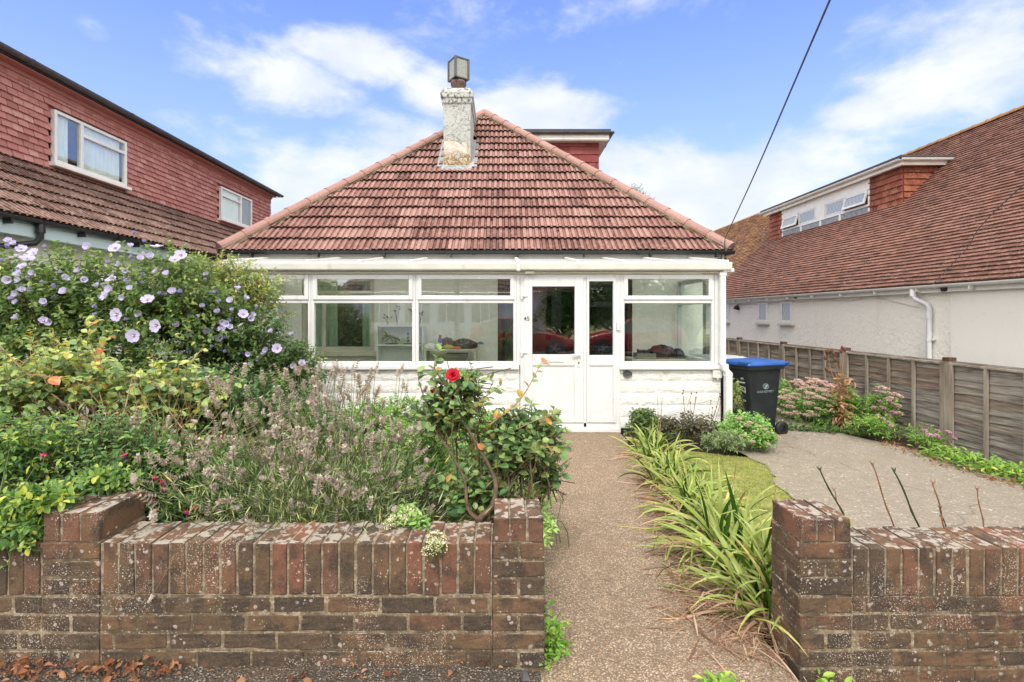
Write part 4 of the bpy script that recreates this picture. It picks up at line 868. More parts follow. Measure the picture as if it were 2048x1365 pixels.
for yy in (14.6, 15.5, 16.5): mb.box(fx-.03, fx+.018, yy, yy+.08, dzb-.02, 4.379)
mb.build('dormer_boarding', M['whitewood'], dm)
mb = MB(); mb.box(fx-.015, fx+.012, 13.5, 17.6, dzb-.04, 4.379); mb.build('flashing', M['lead'], dm)
for (a, b, op) in ((13.52, 14.42, 1), (14.44, 15.30, 0), (15.77, 16.68, 0), (16.70, 17.58, 1)):
    W = b-a; o = np.array((fx-.015, a, 4.445))
    if op:
        th = R(-16); A = np.array([(0, math.cos(0), 0), (1, 0, 0), (0, 0, 1)]).T
        f = simple_window(dm, 'open_casement', ((0, 0, 0), (0, 1, 0)), (1, 0, 0), [(0, .07, 0, .37), (W-.07, W, 0, .37), (.07, W-.07, 0, .06), (.07, W-.07, .31, .37)], [(.07, W-.07, .06, .31)], gl=M['leaded'], t=.04)
        for q in [f]+list(f.children): pass
        base = Vector((float(o[0]), a, 4.445+.37)); pw_ = parent_world(dm); L0 = Matrix.Translation(pw_)
        f.matrix_local = Matrix.Translation(base-pw_) @ Matrix.Rotation(-th, 4, 'Y') @ Matrix.Translation(-Vector((0, 0, .37))) @ L0
    else:
        f = simple_window(dm, 'window', (o, (0, 1, 0)), (1, 0, 0), [(0, .05, 0, .37), (W-.05, W, 0, .37), (.05, W-.05, 0, .04), (.05, W-.05, .33, .37)], [(.05, W-.05, .04, .33)], gl=M['leaded'], t=.03)
for (a, b) in ((14.75, 15.35), (13.5, 14.1), (17.3, 17.9)):
    f = simple_window(rh, 'small_window', ((7.765, a, 1.25), (0, 1, 0)), (1, 0, 0), [(0, .1, 0, .6), (b-a-.1, b-a, 0, .6), (.1, b-a-.1, 0, .08), (.1, b-a-.1, .53, .6)], [(.1, b-a-.1, .08, .53)], gl=M['leaded'], t=.05)
    m2 = MB(); m2.box(7.69, 7.78, a-.05, b+.05, 1.19, 1.245); m2.build('window_sill', M['cream'], f, bevel=.005)
mb = MB(); c = np.array((7.70, 16.6, 1.72)); mb.lathe(c, [(.03, .07), (.07, .02), (.09, -.06), (.0001, .06)], 14, M=np.array([(1, 0, .3), (0, 1, 0), (-.3, 0, 1)])); mb.tube([c+(.0, 0, .06), c+(.04, 0, .10), (7.78, 16.6, 1.80)], .012); mb.build('wall_lamp', M['blackpl'], rh)
mb = MB(); c = np.array((7.70, 13.2, 1.93)); mb.obox(c, (.04, .05, .04), np.eye(3)); mb.build('security_light', M['blackpl'], rh)
def curve(pts, n=40):
    pts = np.asarray(pts, float); t = np.linspace(0, len(pts)-1, n); out = []
    for q in t:
        i = min(int(q), len(pts)-2); f = q-i; p0 = pts[max(i-1, 0)]; p1 = pts[i]; p2 = pts[i+1]; p3 = pts[min(i+2, len(pts)-1)]
        out.append(.5*((2*p1)+(-p0+p2)*f+(2*p0-5*p1+4*p2-p3)*f*f+(-p0+3*p1-3*p2+p3)*f**3))
    return np.array(out)
mb = MB(); mb.tube(curve([(7.755, 17, 1.84), (7.755, 15, 1.80), (7.755, 13.3, 1.89), (7.755, 12.2, 1.84), (7.755, 11.2, 1.80), (7.755, 10.6, 1.86), (7.755, 9.9, 1.72), (7.755, 9.4, 1.62)]), .006, 5); mb.build('wall_cable', M['upvcold'], rh)
# overhead cables and their pole
pole = thing('telegraph_pole', 'tall brown wooden pole across the road carrying the overhead wires', 'pole', (-2.2, -10.6, -.05))
mb = MB(); mb.tube([(-2.2, -10.6, -.1), (-2.2, -10.6, 6.6)], [.14, .10], 14); mb.build('post', M['bark'], pole)
mb = MB(); mb.obox((-2.2, -10.6, 6.3), (.5, .04, .05), np.eye(3)); mb.build('cross_arm', M['bark'], pole)
mb = MB(); mb.tube(curve([(ER-.12, EY-.09, EZ+.2), np.array((2.78, 5.55, 3.045)), np.array((2.075, 3.2, 3.476)), (.6, -1.8, 4.44), (-2.0, -10.5, 6.2)], 90), .0075, 6); tag(mb.build('overhead_cable', M['greygutter']), 'single dark overhead wire running up from the right corner of the pink roof', 'cable')
mb = MB(); mb.tube(curve([(7.58, 8.9, 2.02), (6.37, 6.95, 2.37), (5.16, 5.0, 2.77), (1.5, -2.5, 4.35), (-2.3, -10.5, 6.2)], 60), .006, 6); tag(mb.build('overhead_cable', M['greygutter']), 'thin overhead wire crossing the brown roof to the right hand white gutter', 'cable')
mb = MB(); mb.lathe((7.66, 8.75, 1.93), [(.0001, -.05), (.05, -.04), (.06, 0), (.05, .03), (.0001, .035)], 14); mb.build('cable_clamp', M['blackpl'], rh)

# ------------------------------------------------------------------ fence
FX = 5.6; fence = thing('garden_fence', 'weathered wooden panel fence between the drive and the white bungalow', 'fence', (FX, 8, -.25))
posts = [.6+2.26*0, 2.47, 4.40, 6.33, 8.23, 10.06, 11.93, 13.8, 15.7, 17.6]
for y in posts:
    mb = MB(); zt = .935 if y > 3 else .9; mb.box(FX-.04, FX+.04, y-.045, y+.045, -.5, zt); mb.box(FX-.047, FX+.047, y-.052, y+.052, zt-.035, zt+.012, 1.0); mb.build('post', M['post'], fence, bevel=.005)
for a, b in zip(posts[1:-1], posts[2:]):
    a += .05; b -= .05; mb = MB(); z = -.20; k = 0
    while z < .83:
        h_ = .115; n = 24; ys = np.linspace(a, b, n+1); ph = random.uniform(0, 6)
        wav = .008*np.sin(ys*3+ph)+.006*np.sin(ys*9+ph*2)+rng.normal(0, .0012, n+1); zt = z+h_+.02*0
        lo = np.stack([np.full(n+1, FX-.016+.004*(k % 2)), ys, z+wav], 1); hi = np.stack([np.full(n+1, FX+.002), ys, np.full(n+1, zt+.012)], 1); bk = np.stack([np.full(n+1, FX-.007), ys, z+wav+.001], 1)
        V = np.concatenate([lo, hi, bk]); j = np.arange(n); mb.add(V, [np.concatenate([np.stack([j, j+n+1, j+n+2, j+1], 1), np.stack([j, j+1, j+2*n+3, j+2*n+2], 1)])], np.tile(random.random(), 2*n))
        mb.box(FX+.0025, FX+.006, a, b, z, min(z+h_+.01, .85), random.random()); z += .089; k += 1
    pn = mb.build('panel', M['fence'], fence)
    mb = MB()
    for i in range(5):
        y = a+.02+(b-a-.04)*i/4; mb.box(FX-.045, FX-.018, y-.02, y+.02, -.2, .855, random.random()*.5)
    mb.box(FX-.046, FX+.02, a, b, .856, .878, .2); mb.build('battens', M['post'], pn)
# ------------------------------------------------------------------ things inside the porch and room
def cloth_panel(x0, x1, z0, z1, y, n=60, waves=5, amp=.02, pinch=0):
    mb = MB(); nz = 8; V = []
    for k in range(nz+1):
        t = k/nz; z = z1+(z0-z1)*t; sx = np.linspace(x0, x1-(0 if pinch == 0 else pinch*(1-t)**0*(.5-.5*math.cos(math.pi*min(1, t*1.2)))*0), n+1)
        V.append(np.stack([sx, y+amp*np.sin(np.linspace(0, waves*2*math.pi, n+1))*(.7+.3*t)+.004*np.sin(sx*90), np.full(n+1, z)], 1))
    V = np.concatenate(V); i = (np.arange(nz)[:, None]*(n+1)+np.arange(n)[None]).reshape(-1); mb.add(V, [np.stack([i, i+1, i+n+2, i+n+1], 1)], .5, 0, True); return mb
for (a, b, lab) in ((-3.26, -2.78, 'green curtain at the left side of the window behind the porch glass'), (-2.36, -2.19, 'narrow green curtain at the right edge of the window behind the porch glass')):
    tag(cloth_panel(a, b, .92, 2.08, HY+.16, waves=5 if b-a > .3 else 2).build('curtain', M['curtain']), lab, 'curtain', 'green curtains')
tag(cloth_panel(.04, .2, .3, 2.0, HY+.17, waves=2).build('curtain', M['curtain']), 'pale green curtain hanging beside the brown house door', 'curtain', 'green curtains')
# bookcase
bc = thing('bookcase', 'white two tier bookcase in the porch with dark ornaments on its shelf', 'bookcase', (-1.63, 8.15, -.03))
mb = MB(); mb.box(-2.0, -1.975, 8.0, 8.30, -.03, 1.29); mb.box(-1.28, -1.255, 8.0, 8.30, -.03, 1.29); mb.box(-1.975, -1.28, 8.285, 8.30, -.03, 1.29); mb.build('side_panel', M['whitewood'], bc, bevel=.003)
for z in (1.29, .985, .62, .25, .0): mb = MB(); mb.box(-2.01 if z == 1.29 else -1.974, -1.245 if z == 1.29 else -1.281, 7.99, 8.284, z, z+.022); mb.build('shelf', M['whitewood'], bc, bevel=.003)
def driftwood(name, lab, x, z, kind):
    t = MB(); y = 8.12
    if kind == 0:   # prancing animal shape of driftwood on a slab
        t.box(x-.10, x+.10, y-.04, y+.04, z, z+.014)
        for pts, r in (([(-.0, .014), (.01, .06), (-.03, .10)], .006), ([(.05, .014), (.07, .06), (.04, .10)], .006), ([(-.12, .14), (-.04, .13), (.04, .11), (.10, .09), (.13, .06)], .016), ([(-.04, .13), (-.09, .17), (-.11, .20), (-.14, .19)], .012), ([(-.06, .12), (-.13, .10), (-.15, .06)], .006), ([(.0, .12), (-.08, .07), (-.10, .04)], .006)):
            t.tube([(x+a, y, z+b) for a, b in pts], r, 6)
    else:
        t.box(x-.06, x+.06, y-.03, y+.03, z, z+.012)
        for k in range(3): t.lathe((x, y, z+.05+k*.055), [(.001, -.024), (.020, -.01), (.024, 0), (.018, .012), (.001, .024)], 8)
        t.tube([(x, y, z), (x, y, z+.2)], .004, 5)
    tag(t.build(name, M['darkwood']), lab, 'ornament', 'dark ornaments on the bookcase shelf')
driftwood('ornament', 'dark twisted animal ornament on the bookcase shelf', -1.78, 1.007, 0)
driftwood('ornament', 'small dark stacked ornament next to the window mullion', -1.52, 1.007, 1)
driftwood('ornament', 'slim dark ornament at the right end of the bookcase shelf', -1.37, 1.007, 1)
for k, (x, h_) in enumerate(((-1.85, .16), (-1.70, .30), (-1.45, .27), (-1.33, .22))):
    mb = MB(); 
    for q in range(5):
        dx_ = random.uniform(-.06, .06); top = np.array((x+dx_, 8.14+random.uniform(-.05, .05), 1.312+h_*random.uniform(.7, 1.05))); mb.tube([(x, 8.14, 1.312), (x+dx_*.4, 8.14, 1.312+h_*.5), top], .002, 4)
        for w_ in range(7): a = rng.normal(0, 1, 3); a /= np.linalg.norm(a); mb.tube([top, top+a*.022], [.002, .004], 4)
    tag(mb.build('dried_flowers', M['seed']), ['low dried seed heads at the left of the bookcase top', 'tallest dried seed heads on the bookcase top', 'dried seed heads just left of the window mullion', 'dried seed heads right of the window mullion'][k], 'dried flowers', 'dried flowers on the bookcase')
tb = thing('side_table', 'small cream topped table in the porch piled with bags and bottles', 'table', (-.8, 8.05, -.03))
mb = MB(); mb.box(-1.24, -.40, 7.86, 8.26, .915, .94); mb.build('tabletop', M['cream'], tb, bevel=.004)
for (x, y) in ((-1.21, 7.89), (-.43, 7.89), (-1.21, 8.23), (-.43, 8.23)): mb = MB(); mb.box(x-.022, x+.022, y-.022, y+.022, -.03, .914); mb.build('leg', M['cream'], tb)
mb = MB(); ang = np.linspace(math.pi, 2*math.pi, 14); pr_ = [(-.73+.17*math.cos(a), .86+.22*math.sin(a)) for a in ang]; mb.prism(pr_, 'y', 7.95, 8.2); tag(mb.build('basket', M['fence']), 'round bellied wicker basket under the porch table', 'basket')
mb = MB(); mb.box(-1.2, -.92, 7.93, 8.22, -.03, .62); mb.box(-.9, -.5, 8.0, 8.24, -.03, .55); tag(mb.build('dark_blocks', M['dark'], bevel=.01), 'near-black blocks filling the space under the porch table', 'box')  # plain near-black blocks below the table top
bottle = thing('spray_can', 'blue and white spray can standing on the porch table', 'spray can', (-.985, 7.98, .94))
mb = MB(); mb.lathe((-.985, 7.98, .94), [(.001, 0), (.030, 0), (.032, .01), (.032, .15), (.022, .175)], 14); mb.build('body', M['binblue'], bottle)
mb = MB(); mb.lathe((-.985, 7.98, .94), [(.0325, .06), (.0325, .10)], 14); mb.build('label_band', M['upvc'], bottle)
mb = MB(); mb.lathe((-.985, 7.98, 1.115), [(.022, 0), (.022, .045), (.0001, .05)], 14); mb.build('cap', M['p_red'], bottle)
def lump(name, mat, c, r, lab, cat, grp, seed, squash=.5, fold=.18):
    bm_rng = np.random.default_rng(seed); nu, nv = 28, 14; V = []; ph = bm_rng.uniform(0, 6, 6)
    for j in range(nv+1):
        th = math.pi*j/nv
        for i in range(nu):
            a = 2*math.pi*i/nu; d = np.array((math.sin(th)*math.cos(a), math.sin(th)*math.sin(a), math.cos(th)))
            k = 1+fold*(math.sin(3*a+ph[0]+2*d[2])+.6*math.sin(7*a+ph[1]+5*d[2])+.5*math.sin(9*th+ph[2]+2*math.sin(a*2)))/2
            p = d*k*np.array(r); p[2] = max(p[2], -r[2]*squash); V.append(p+np.array(c)+(0, 0, r[2]*squash))
    i = (np.arange(nv)[:, None]*nu+np.arange(nu)[None]); i2 = (np.arange(nv)[:, None]*nu+(np.arange(nu)[None]+1) % nu); F = np.stack([i, i+nu, i2+nu, i2], -1).reshape(-1, 4)
    mb = MB(); mb.add(V, [F], .5, 0, True); return tag(mb.build(name, mat), lab, cat, grp)
G1 = 'odds and ends on the porch table'
M['leather'] = plain('brown leather', (.07, .022, .018), .4, .3, 14, bump=.3, bscale=30); M['blackbag'] = plain('black shiny bag', (.014, .016, .02), .28, .3, 12, bump=.5, bscale=25)
M['yellow'] = plain('yellow cloth', (.55, .40, .10), .85, .2); M['salmon'] = plain('salmon plastic', (.60, .12, .10), .4, .2); M['tealpl'] = plain('teal plastic', (.10, .32, .38), .4, .2)
lump('bag', M['leather'], (-.88, 8.1, .94), (.13, .10, .11), 'dark red crumpled bag on the porch table', 'bag', G1, 1)
lump('bag', M['blackbag'], (-.62, 8.08, .94), (.20, .11, .10), 'black bag slumped at the right of the porch table', 'bag', G1, 2)
lump('cloth', M['yellow'], (-.86, 7.95, .94), (.10, .06, .045), 'folded yellow cloth on the porch table', 'cloth', G1, 3)
lump('sponge', M['salmon'], (-.72, 7.94, .94), (.075, .05, .03), 'pink cleaning sponge on the porch table', 'sponge', G1, 4, .5, .08)
lump('carrier_bag', M['voile'], (-1.14, 8.0, .94), (.09, .09, .06), 'white crumpled carrier bag at the left of the porch table', 'bag', G1, 5)
lump('brush_head', M['tealpl'], (-.36, 8.24, 1.0), (.05, .05, .025), 'teal brush hooked on the wall beside the porch table', 'brush', G1, 6, .5, .3)
ct = thing('low_chest', 'pale wooden chest under the right porch window', 'chest', (2.42, 7.95, -.03))
mb = MB(); mb.box(2.0, 2.82, 7.75, 8.2, -.03, .76); mb.build('body', M['cream'], ct, bevel=.005)
mb = MB(); mb.box(1.985, 2.835, 7.735, 8.21, .761, .80); mb.build('lid', M['cream'], ct, bevel=.006)
bx = thing('wooden_crate', 'small grey wooden crate of oddments on the pale chest', 'crate', (2.2, 7.85, .80))
mb = MB(); 
for (a, b, c, d) in ((2.07, 2.36, 7.76, 7.775), (2.07, 2.36, 7.985, 8.0), (2.07, 2.085, 7.776, 7.984), (2.345, 2.36, 7.776, 7.984)): mb.box(a, b, c, d, .80, .885)
mb.box(2.086, 2.344, 7.776, 7.984, .80, .812); mb.build('body', M['fence'], bx)
mb = MB(); 
for k in range(7): mb.obox((2.11+k*.035, 7.87, .90), (.014, .05, .03), frame((.2, 1, random.uniform(-.3, .5))))
mb.build('contents', M['blackbag'], bx)
lump('leather_bag', M['leather'], (2.49, 7.92, .80), (.21, .11, .13), 'slumped brown leather bag on the pale chest', 'bag', 'bags on the pale chest', 8, .5, .22)
lump('black_bag', M['blackbag'], (2.72, 7.92, .80), (.14, .10, .09), 'glossy black bag at the right of the brown bag', 'bag', 'bags on the pale chest', 9, .5, .3)

# ------------------------------------------------------------------ wheelie bins
def bin_(loc, rz, lidmat, lab, marks):
    t = thing('wheelie_bin', lab, 'bin', loc, 'wheelie bins beside the porch'); L = np.array(loc, float)
    c, s = math.cos(rz), math.sin(rz); A = np.array([(c, -s, 0), (s, c, 0), (0, 0, 1)])
    def T(v): return np.asarray(v, float) @ A.T+L
    # local: +x = wheels/handle side, -x = front, sides along y
    mb = MB(); rg = []
    def rect(x0, x1, hy, z, r=.05, n=4):
        out = []
        for (cx, cy, a0) in ((x1-r, hy-r, 0), (x0+r, hy-r, 90), (x0+r, -hy+r, 180), (x1-r, -hy+r, 270)):
            for k in range(n+1): a = R(a0+90*k/n); out.append((cx+r*math.cos(a), cy+r*math.sin(a), z))
        return out
    rows = [rect(-.20, .21, .19, .03), rect(-.215, .235, .20, .12), rect(-.30, .30, .235, .92), rect(-.305, .305, .24, .93), rect(-.335, .335, .27, .935), rect(-.34, .34, .275, .985), rect(-.31, .31, .25, .985)]
    n = len(rows[0]); V = np.array([p for r_ in rows for p in r_]); i = np.arange(len(rows)-1)[:, None]*n; j = np.arange(n)[None]; F = np.stack([i+j, i+(j+1) % n, i+n+(j+1) % n, i+n+j], -1).reshape(-1, 4)
    mb.add(T(V), [F], .5, 0); mb.add(T(V[:n]), [tuple(range(n))[::-1]])
    for y in (-.15, -.05, .05, .15):
        mb.add(T([(.30, y-.006, .5), (.318, y-.006, .9), (.318, y+.006, .9), (.30, y+.006, .5)]), [(0, 1, 2, 3)])
    for x in np.arange(-.26, .28, .09): mb.add(T([(x, -.272, .935), (x+.008, -.272, .935), (x+.008, -.237, .86), (x, -.237, .86)]), [(0, 1, 2, 3)])
    body = mb.build('body', M['binbody'], t, bevel=.004)
    mb = MB(); rows = [rect(-.365, .345, .285, .988, .06), rect(-.37, .35, .29, 1.0, .06), rect(-.355, .34, .28, 1.03, .06), rect(-.29, .28, .21, 1.056, .08), rect(-.2, .2, .13, 1.062, .08)]
    V = np.array([p for r_ in rows for p in r_]); i = np.arange(len(rows)-1)[:, None]*n; F = np.stack([i+j, i+(j+1) % n, i+n+(j+1) % n, i+n+j], -1).reshape(-1, 4)
    mb.add(T(V), [F], .5, 0, True); mb.add(T(V[-n:]), [tuple(range(n))]); mb.add(T(V[:n]), [tuple(range(n))[::-1]])
    for y in (-.2, .2): mb.obox(T((-.345, y, 1.03)), (.05, .07, .016), A)
    lid = mb.build('lid', lidmat, t, bevel=.003)
    mb = MB(); mb.tube(T([(.40, -.26, 1.0), (.40, .26, 1.0)]), .017, 10)
    for y in (-.2, 0, .2): mb.obox(T((.365, y, .985)), (.04, .018, .022), A)
    mb.tube(T([(.38, -.265, 1.0), (.38, -.13, 1.02)]), .026, 10); mb.tube(T([(.38, .13, 1.02), (.38, .265, 1.0)]), .026, 10); mb.build('handle', lidmat, t)
    for y in (-.255, .255):
        mb = MB(); Mx = np.stack([A[:, 0], A[:, 2], A[:, 1]], 1); mb.lathe(T((.265, y, .10)), [(.045, -.028), (.066, -.026), (.10, -.024), (.105, 0), (.10, .024), (.066, .026), (.045, .028), (.045, -.028)], 28, M=Mx); wh = mb.build('wheel', M['blackpl'], t)
        mb = MB(); mb.lathe(T((.265, y, .10)), [(.0001, -.016), (.044, -.014), (.044, .014), (.0001, .016)], 20, M=Mx)
        for k in range(5): a = k*2*math.pi/5; mb.obox(T((.265+.03*math.cos(a), y, .10+.03*math.sin(a))), (.006, .02, .012), A)
        mb.build('hub', M['binbody'], wh)
    mb = MB(); mb.tube(T([(.265, -.25, .10), (.265, .25, .10)]), .012, 8); mb.build('axle', M['chrome'], t)
    if marks:
        yaw = rz; ys = -.2215
        tl = math.atan(.035/.8)
        text_obj('ADUR DISTRICT', 'lettering', body, .042, T((.0, -.2275, .625)), (R(90)-0*tl, 0, yaw), M['decal'], .002)
        body.children[-1].rotation_euler = Matrix(Matrix.Rotation(yaw, 3, 'Z') @ Matrix.Rotation(R(90)+tl, 3, 'X')).to_euler()
        mb = MB(); cc = T((0, -.2335, .70)); Fm = np.stack([A[:, 0], -A[:, 1]*.0+np.array((0, 0, 1)), A[:, 1]], 1)
        for k in range(14):
            a = random.uniform(0, 6.28); q = random.uniform(.008, .04); mb.obox(cc+A[:, 0]*q*math.cos(a)*1.1+np.array((0, 0, 1))*q*math.sin(a)*.8, (random.uniform(.004, .014), .0015, random.uniform(.003, .008)), A @ np.array(Matrix.Rotation(random.uniform(-1, 1), 3, 'Y')))
        mb.tube([cc+A[:, 0]*.05*math.cos(a)+np.array((0, 0, 1))*.037*math.sin(a) for a in np.linspace(0, 6.28, 20)], .003, 4); mb.build('crest', M['decal'], body)
        o = text_obj('17', 'bin_number', body, .20, T((-.275, -.07, .70)), (0, 0, 0), M['whitedecal'], .002)
        o.rotation_euler = Matrix(Matrix.Rotation(yaw-R(90), 3, 'Z') @ Matrix.Rotation(R(90)+R(6), 3, 'X') @ Matrix.Rotation(R(-90), 3, 'Z')).to_euler()
    return t
bz = float(gz(3.5, 7.0))+.0
bin_((3.56, 7.20, bz-.02), R(20), M['binblue'], 'charcoal wheelie bin with bright blue lid beside the porch corner', True)
bin_((3.40, 8.05, float(gz(3.4, 8))-.01), R(16), M['bingreen'], 'bin with pale grey lid standing behind the blue lidded bin', False)

# ------------------------------------------------------------------ two parked cars over the road, seen in the door glass
def red_car(loc, flip, lab):
    t = thing('parked_car', lab, 'car', loc, 'red cars parked across the road'); L = np.array(loc, float); s = -1 if flip else 1
    def T(v): v = np.asarray(v, float)*np.array((s, 1, 1)); return v+L
    # profile stations x (front = +): (x, z_low, z_belt, z_top, half width at belt, half width top)
    st = [(2.05, .35, .55, .56, .55, .5), (1.98, .22, .66, .70, .74, .62), (1.6, .20, .78, .84, .84, .70), (1.1, .20, .88, .95, .87, .74), (.75, .20, .92, 1.02, .88, .74), (.2, .20, .93, 1.40, .88, .60), (-.3, .20, .94, 1.50, .88, .60), (-1.1, .20, .96, 1.48, .87, .60), (-1.6, .22, .97, 1.38, .85, .60), (-1.95, .26, .96, 1.08, .80, .62), (-2.05, .40, .80, .82, .70, .6)]
    V = []; 
    for (x, zl, zb, zt, wb, wt_) in st:
        V += [(x, -wb*.9, zl), (x, -wb, (zl+zb)/2), (x, -wb, zb), (x, -wt_, zt-.03), (x, -wt_*.7, zt), (x, wt_*.7, zt), (x, wt_, zt-.03), (x, wb, zb), (x, wb, (zl+zb)/2), (x, wb*.9, zl)]
    n = 10; i = np.arange(len(st)-1)[:, None]*n; j = np.arange(n)[None]; F = np.stack([i+j, i+(j+1) % n, i+n+(j+1) % n, i+n+j], -1).reshape(-1, 4)
    gl = [(4, 5, 6, 7)]
    mb = MB(); mat = np.zeros(len(F), int)
    for q in range(len(F)):
        si, sj = divmod(q, n)
        if sj in (2, 6) and 3 <= si <= 7: mat[q] = 1
        if sj in (3, 4, 5) and si in (4,): mat[q] = 1
        if sj in (3, 4, 5) and si in (8,): mat[q] = 1
    if flip: F = F[:, ::-1]
    mb.add(T(V), [F[mat == 0]], .5, 0, True); mb.add(T(V[:n]), [tuple(range(n))]); mb.add(T(V[-n:]), [tuple(range(n))]); o = mb.build('body', M['carred'], t)
    mb = MB(); mb.add(T(V), [F[mat == 1]], .5, 0); mb.build('window_glass', M['carglass'], t)
    Mx = np.array([(1, 0, 0), (0, 0, 1), (0, 1, 0)])
    for x in (1.28, -1.28):
        for y in (-.83, .83):
            mb = MB(); mb.lathe(T((x, y, .31)), [(.20, -.10), (.29, -.10), (.315, -.07), (.315, .07), (.29, .10), (.20, .10)], 28, M=Mx); wh = mb.build('wheel', M['blackpl'], t)
            mb = MB(); mb.lathe(T((x, y, .31)), [(.0001, .085), (.05, .09), (.05, .07)], 14, M=Mx*np.array([1, 1, 1])); mb.lathe(T((x, y, .31)), [(.195, .10), (.205, .105), (.205, -.105), (.195, -.10)], 28, M=Mx)
            for k in range(5):
                a = k*2*math.pi/5; 
                for d in (-.2, .2): b = a+d; mb.tube([T((x+.03*math.cos(b), y+(.09 if y > 0 else -.09), .31+.03*math.sin(b))), T((x+.2*math.cos(a+d*.9), y+(.085 if y > 0 else -.085), .31+.2*math.sin(a+d*.9)))], .014, 6)
            mb.build('rim', M['chrome'], wh)
            mb = MB(); mb.lathe(T((x, y*.95, .33)), [(.0001, -.095), (.37, -.095), (.37, .095), (.0001, .095)], 24, M=Mx); mb.build('wheel_arch', M['blackpl'], t)
    for y in (-.62, .62):
        mb = MB(); mb.obox(T((1.82, y, .66)), (.14, .13, .06), np.array(Matrix.Rotation((.35 if y > 0 else -.35)*-s, 3, 'Z'))); mb.build('headlight', M['chrome'], t, bevel=.03)
    mb = MB(); mb.box(L[0]+s*2.0-.05, L[0]+s*2.0+.05, L[1]-.45, L[1]+.45, L[2]+.30, L[2]+.42); mb.build('grille', M['blackpl'], t, bevel=.02)
M['carred'] = plain('glossy red car paint', (.42, .012, .012), .22, .03, 2); M['carglass'] = plain('dark car glass', (.015, .018, .02), .05, 0, spec=.9)
red_car((.75, -6.7, -.16), False, 'red car facing right, reflected in the porch door glass')
red_car((5.15, -6.7, -.16), True, 'red car facing left, reflected in the side panel glass')
oh = thing('house_opposite', 'white house with red roof and a row of windows, reflected in the porch glass', 'house', (-4, -16, -.1))
mb = MB(); mb.box(-9, 2.5, -22, -15, -.2, 2.75); mb.build('wall', M['smoothrender'], oh)
mb = MB(); pantiles(mb, (2.9, -14.6, 2.75), (-1, 0, 0), (0, -.76, .65), lambda v: (v*.5, 12.2-v*.5), 4.6); mb.build('roof', M['browntile'], oh)
for x in (-7.5, -5.6, -3.7, -1.8):
    simple_window(oh, 'window', ((x, -14.97, 1.0), (1, 0, 0)), (0, -1, 0), [(0, .07, 0, 1.2), (1.5, 1.57, 0, 1.2), (.07, 1.5, 0, .07), (.07, 1.5, 1.13, 1.2), (.5, .56, .07, 1.13), (1.0, 1.06, .07, 1.13)], [(.07, .5, .07, 1.13), (.56, 1.0, .07, 1.13), (1.06, 1.5, .07, 1.13)], gl=M['carglass'])
# ------------------------------------------------------------------ plants
def leaf_tpl(w=.55, fold=.12, curl=.12, n=3):
    """unit leaf along +y, folded on its midrib, tip curling down"""
    V = [(0, 0, 0)]; prof = [(.28, .8), (.55, 1.0), (.82, .62)] if n == 3 else [(.42, 1.0)]
    for t, k in prof: z = -curl*t*t; V += [(-w/2*k, t, z+fold*k), (0, t, z), (w/2*k, t, z+fold*k)]
    V.append((0, 1, -curl)); m_ = len(V)-1; T3, Q = [(0, 2, 1), (0, 3, 2)], []
    for i in range(len(prof)-1): a = 1+3*i; Q += [(a, a+1, a+4, a+3), (a+1, a+2, a+5, a+4)]
    a = 1+3*(len(prof)-1); T3 += [(a, a+1, m_), (a+1, a+2, m_)]
    out = [np.array(T3)]
    if Q: out.append(np.array(Q))
    return np.array(V, float), out
LEAF = leaf_tpl(); LEAFN = leaf_tpl(.22, .04, .1, 3); LEAFS = leaf_tpl(.6, .1, .1, 1); LEAFW = leaf_tpl(.72, .1, .2, 3); LEAFM = leaf_tpl(.42, .08, .15, 3)
def unit(v): return v/(np.linalg.norm(v, axis=-1, keepdims=True)+1e-9)
def frames(d, up):
    d = unit(d); x = unit(np.cross(d, up)); z = np.cross(x, d); return np.stack([x, d, z], -1)
def in_ell(rg, ells, n, shell=.45, up=.0):
    """points spread through ellipsoids, denser towards the outside; returns points and outward directions"""
    wts = np.array([a[1][0]*a[1][2]*(a[2] if len(a) > 2 else 1) for a in ells]); k = rg.choice(len(ells), n, p=wts/wts.sum())
    d = unit(rg.normal(0, 1, (n, 3))); d[:, 2] = np.where(d[:, 2] < -.35, -d[:, 2], d[:, 2]); d[:, 1] = np.where(rg.random(n) < .35, -np.abs(d[:, 1]), d[:, 1])
    r = rg.random(n)**shell*rg.uniform(.85, 1.12, n)
    C = np.array([ells[i][0] for i in k]); Rr = np.array([ells[i][1] for i in k])
    return C+d*r[:, None]*Rr, unit(d/Rr)
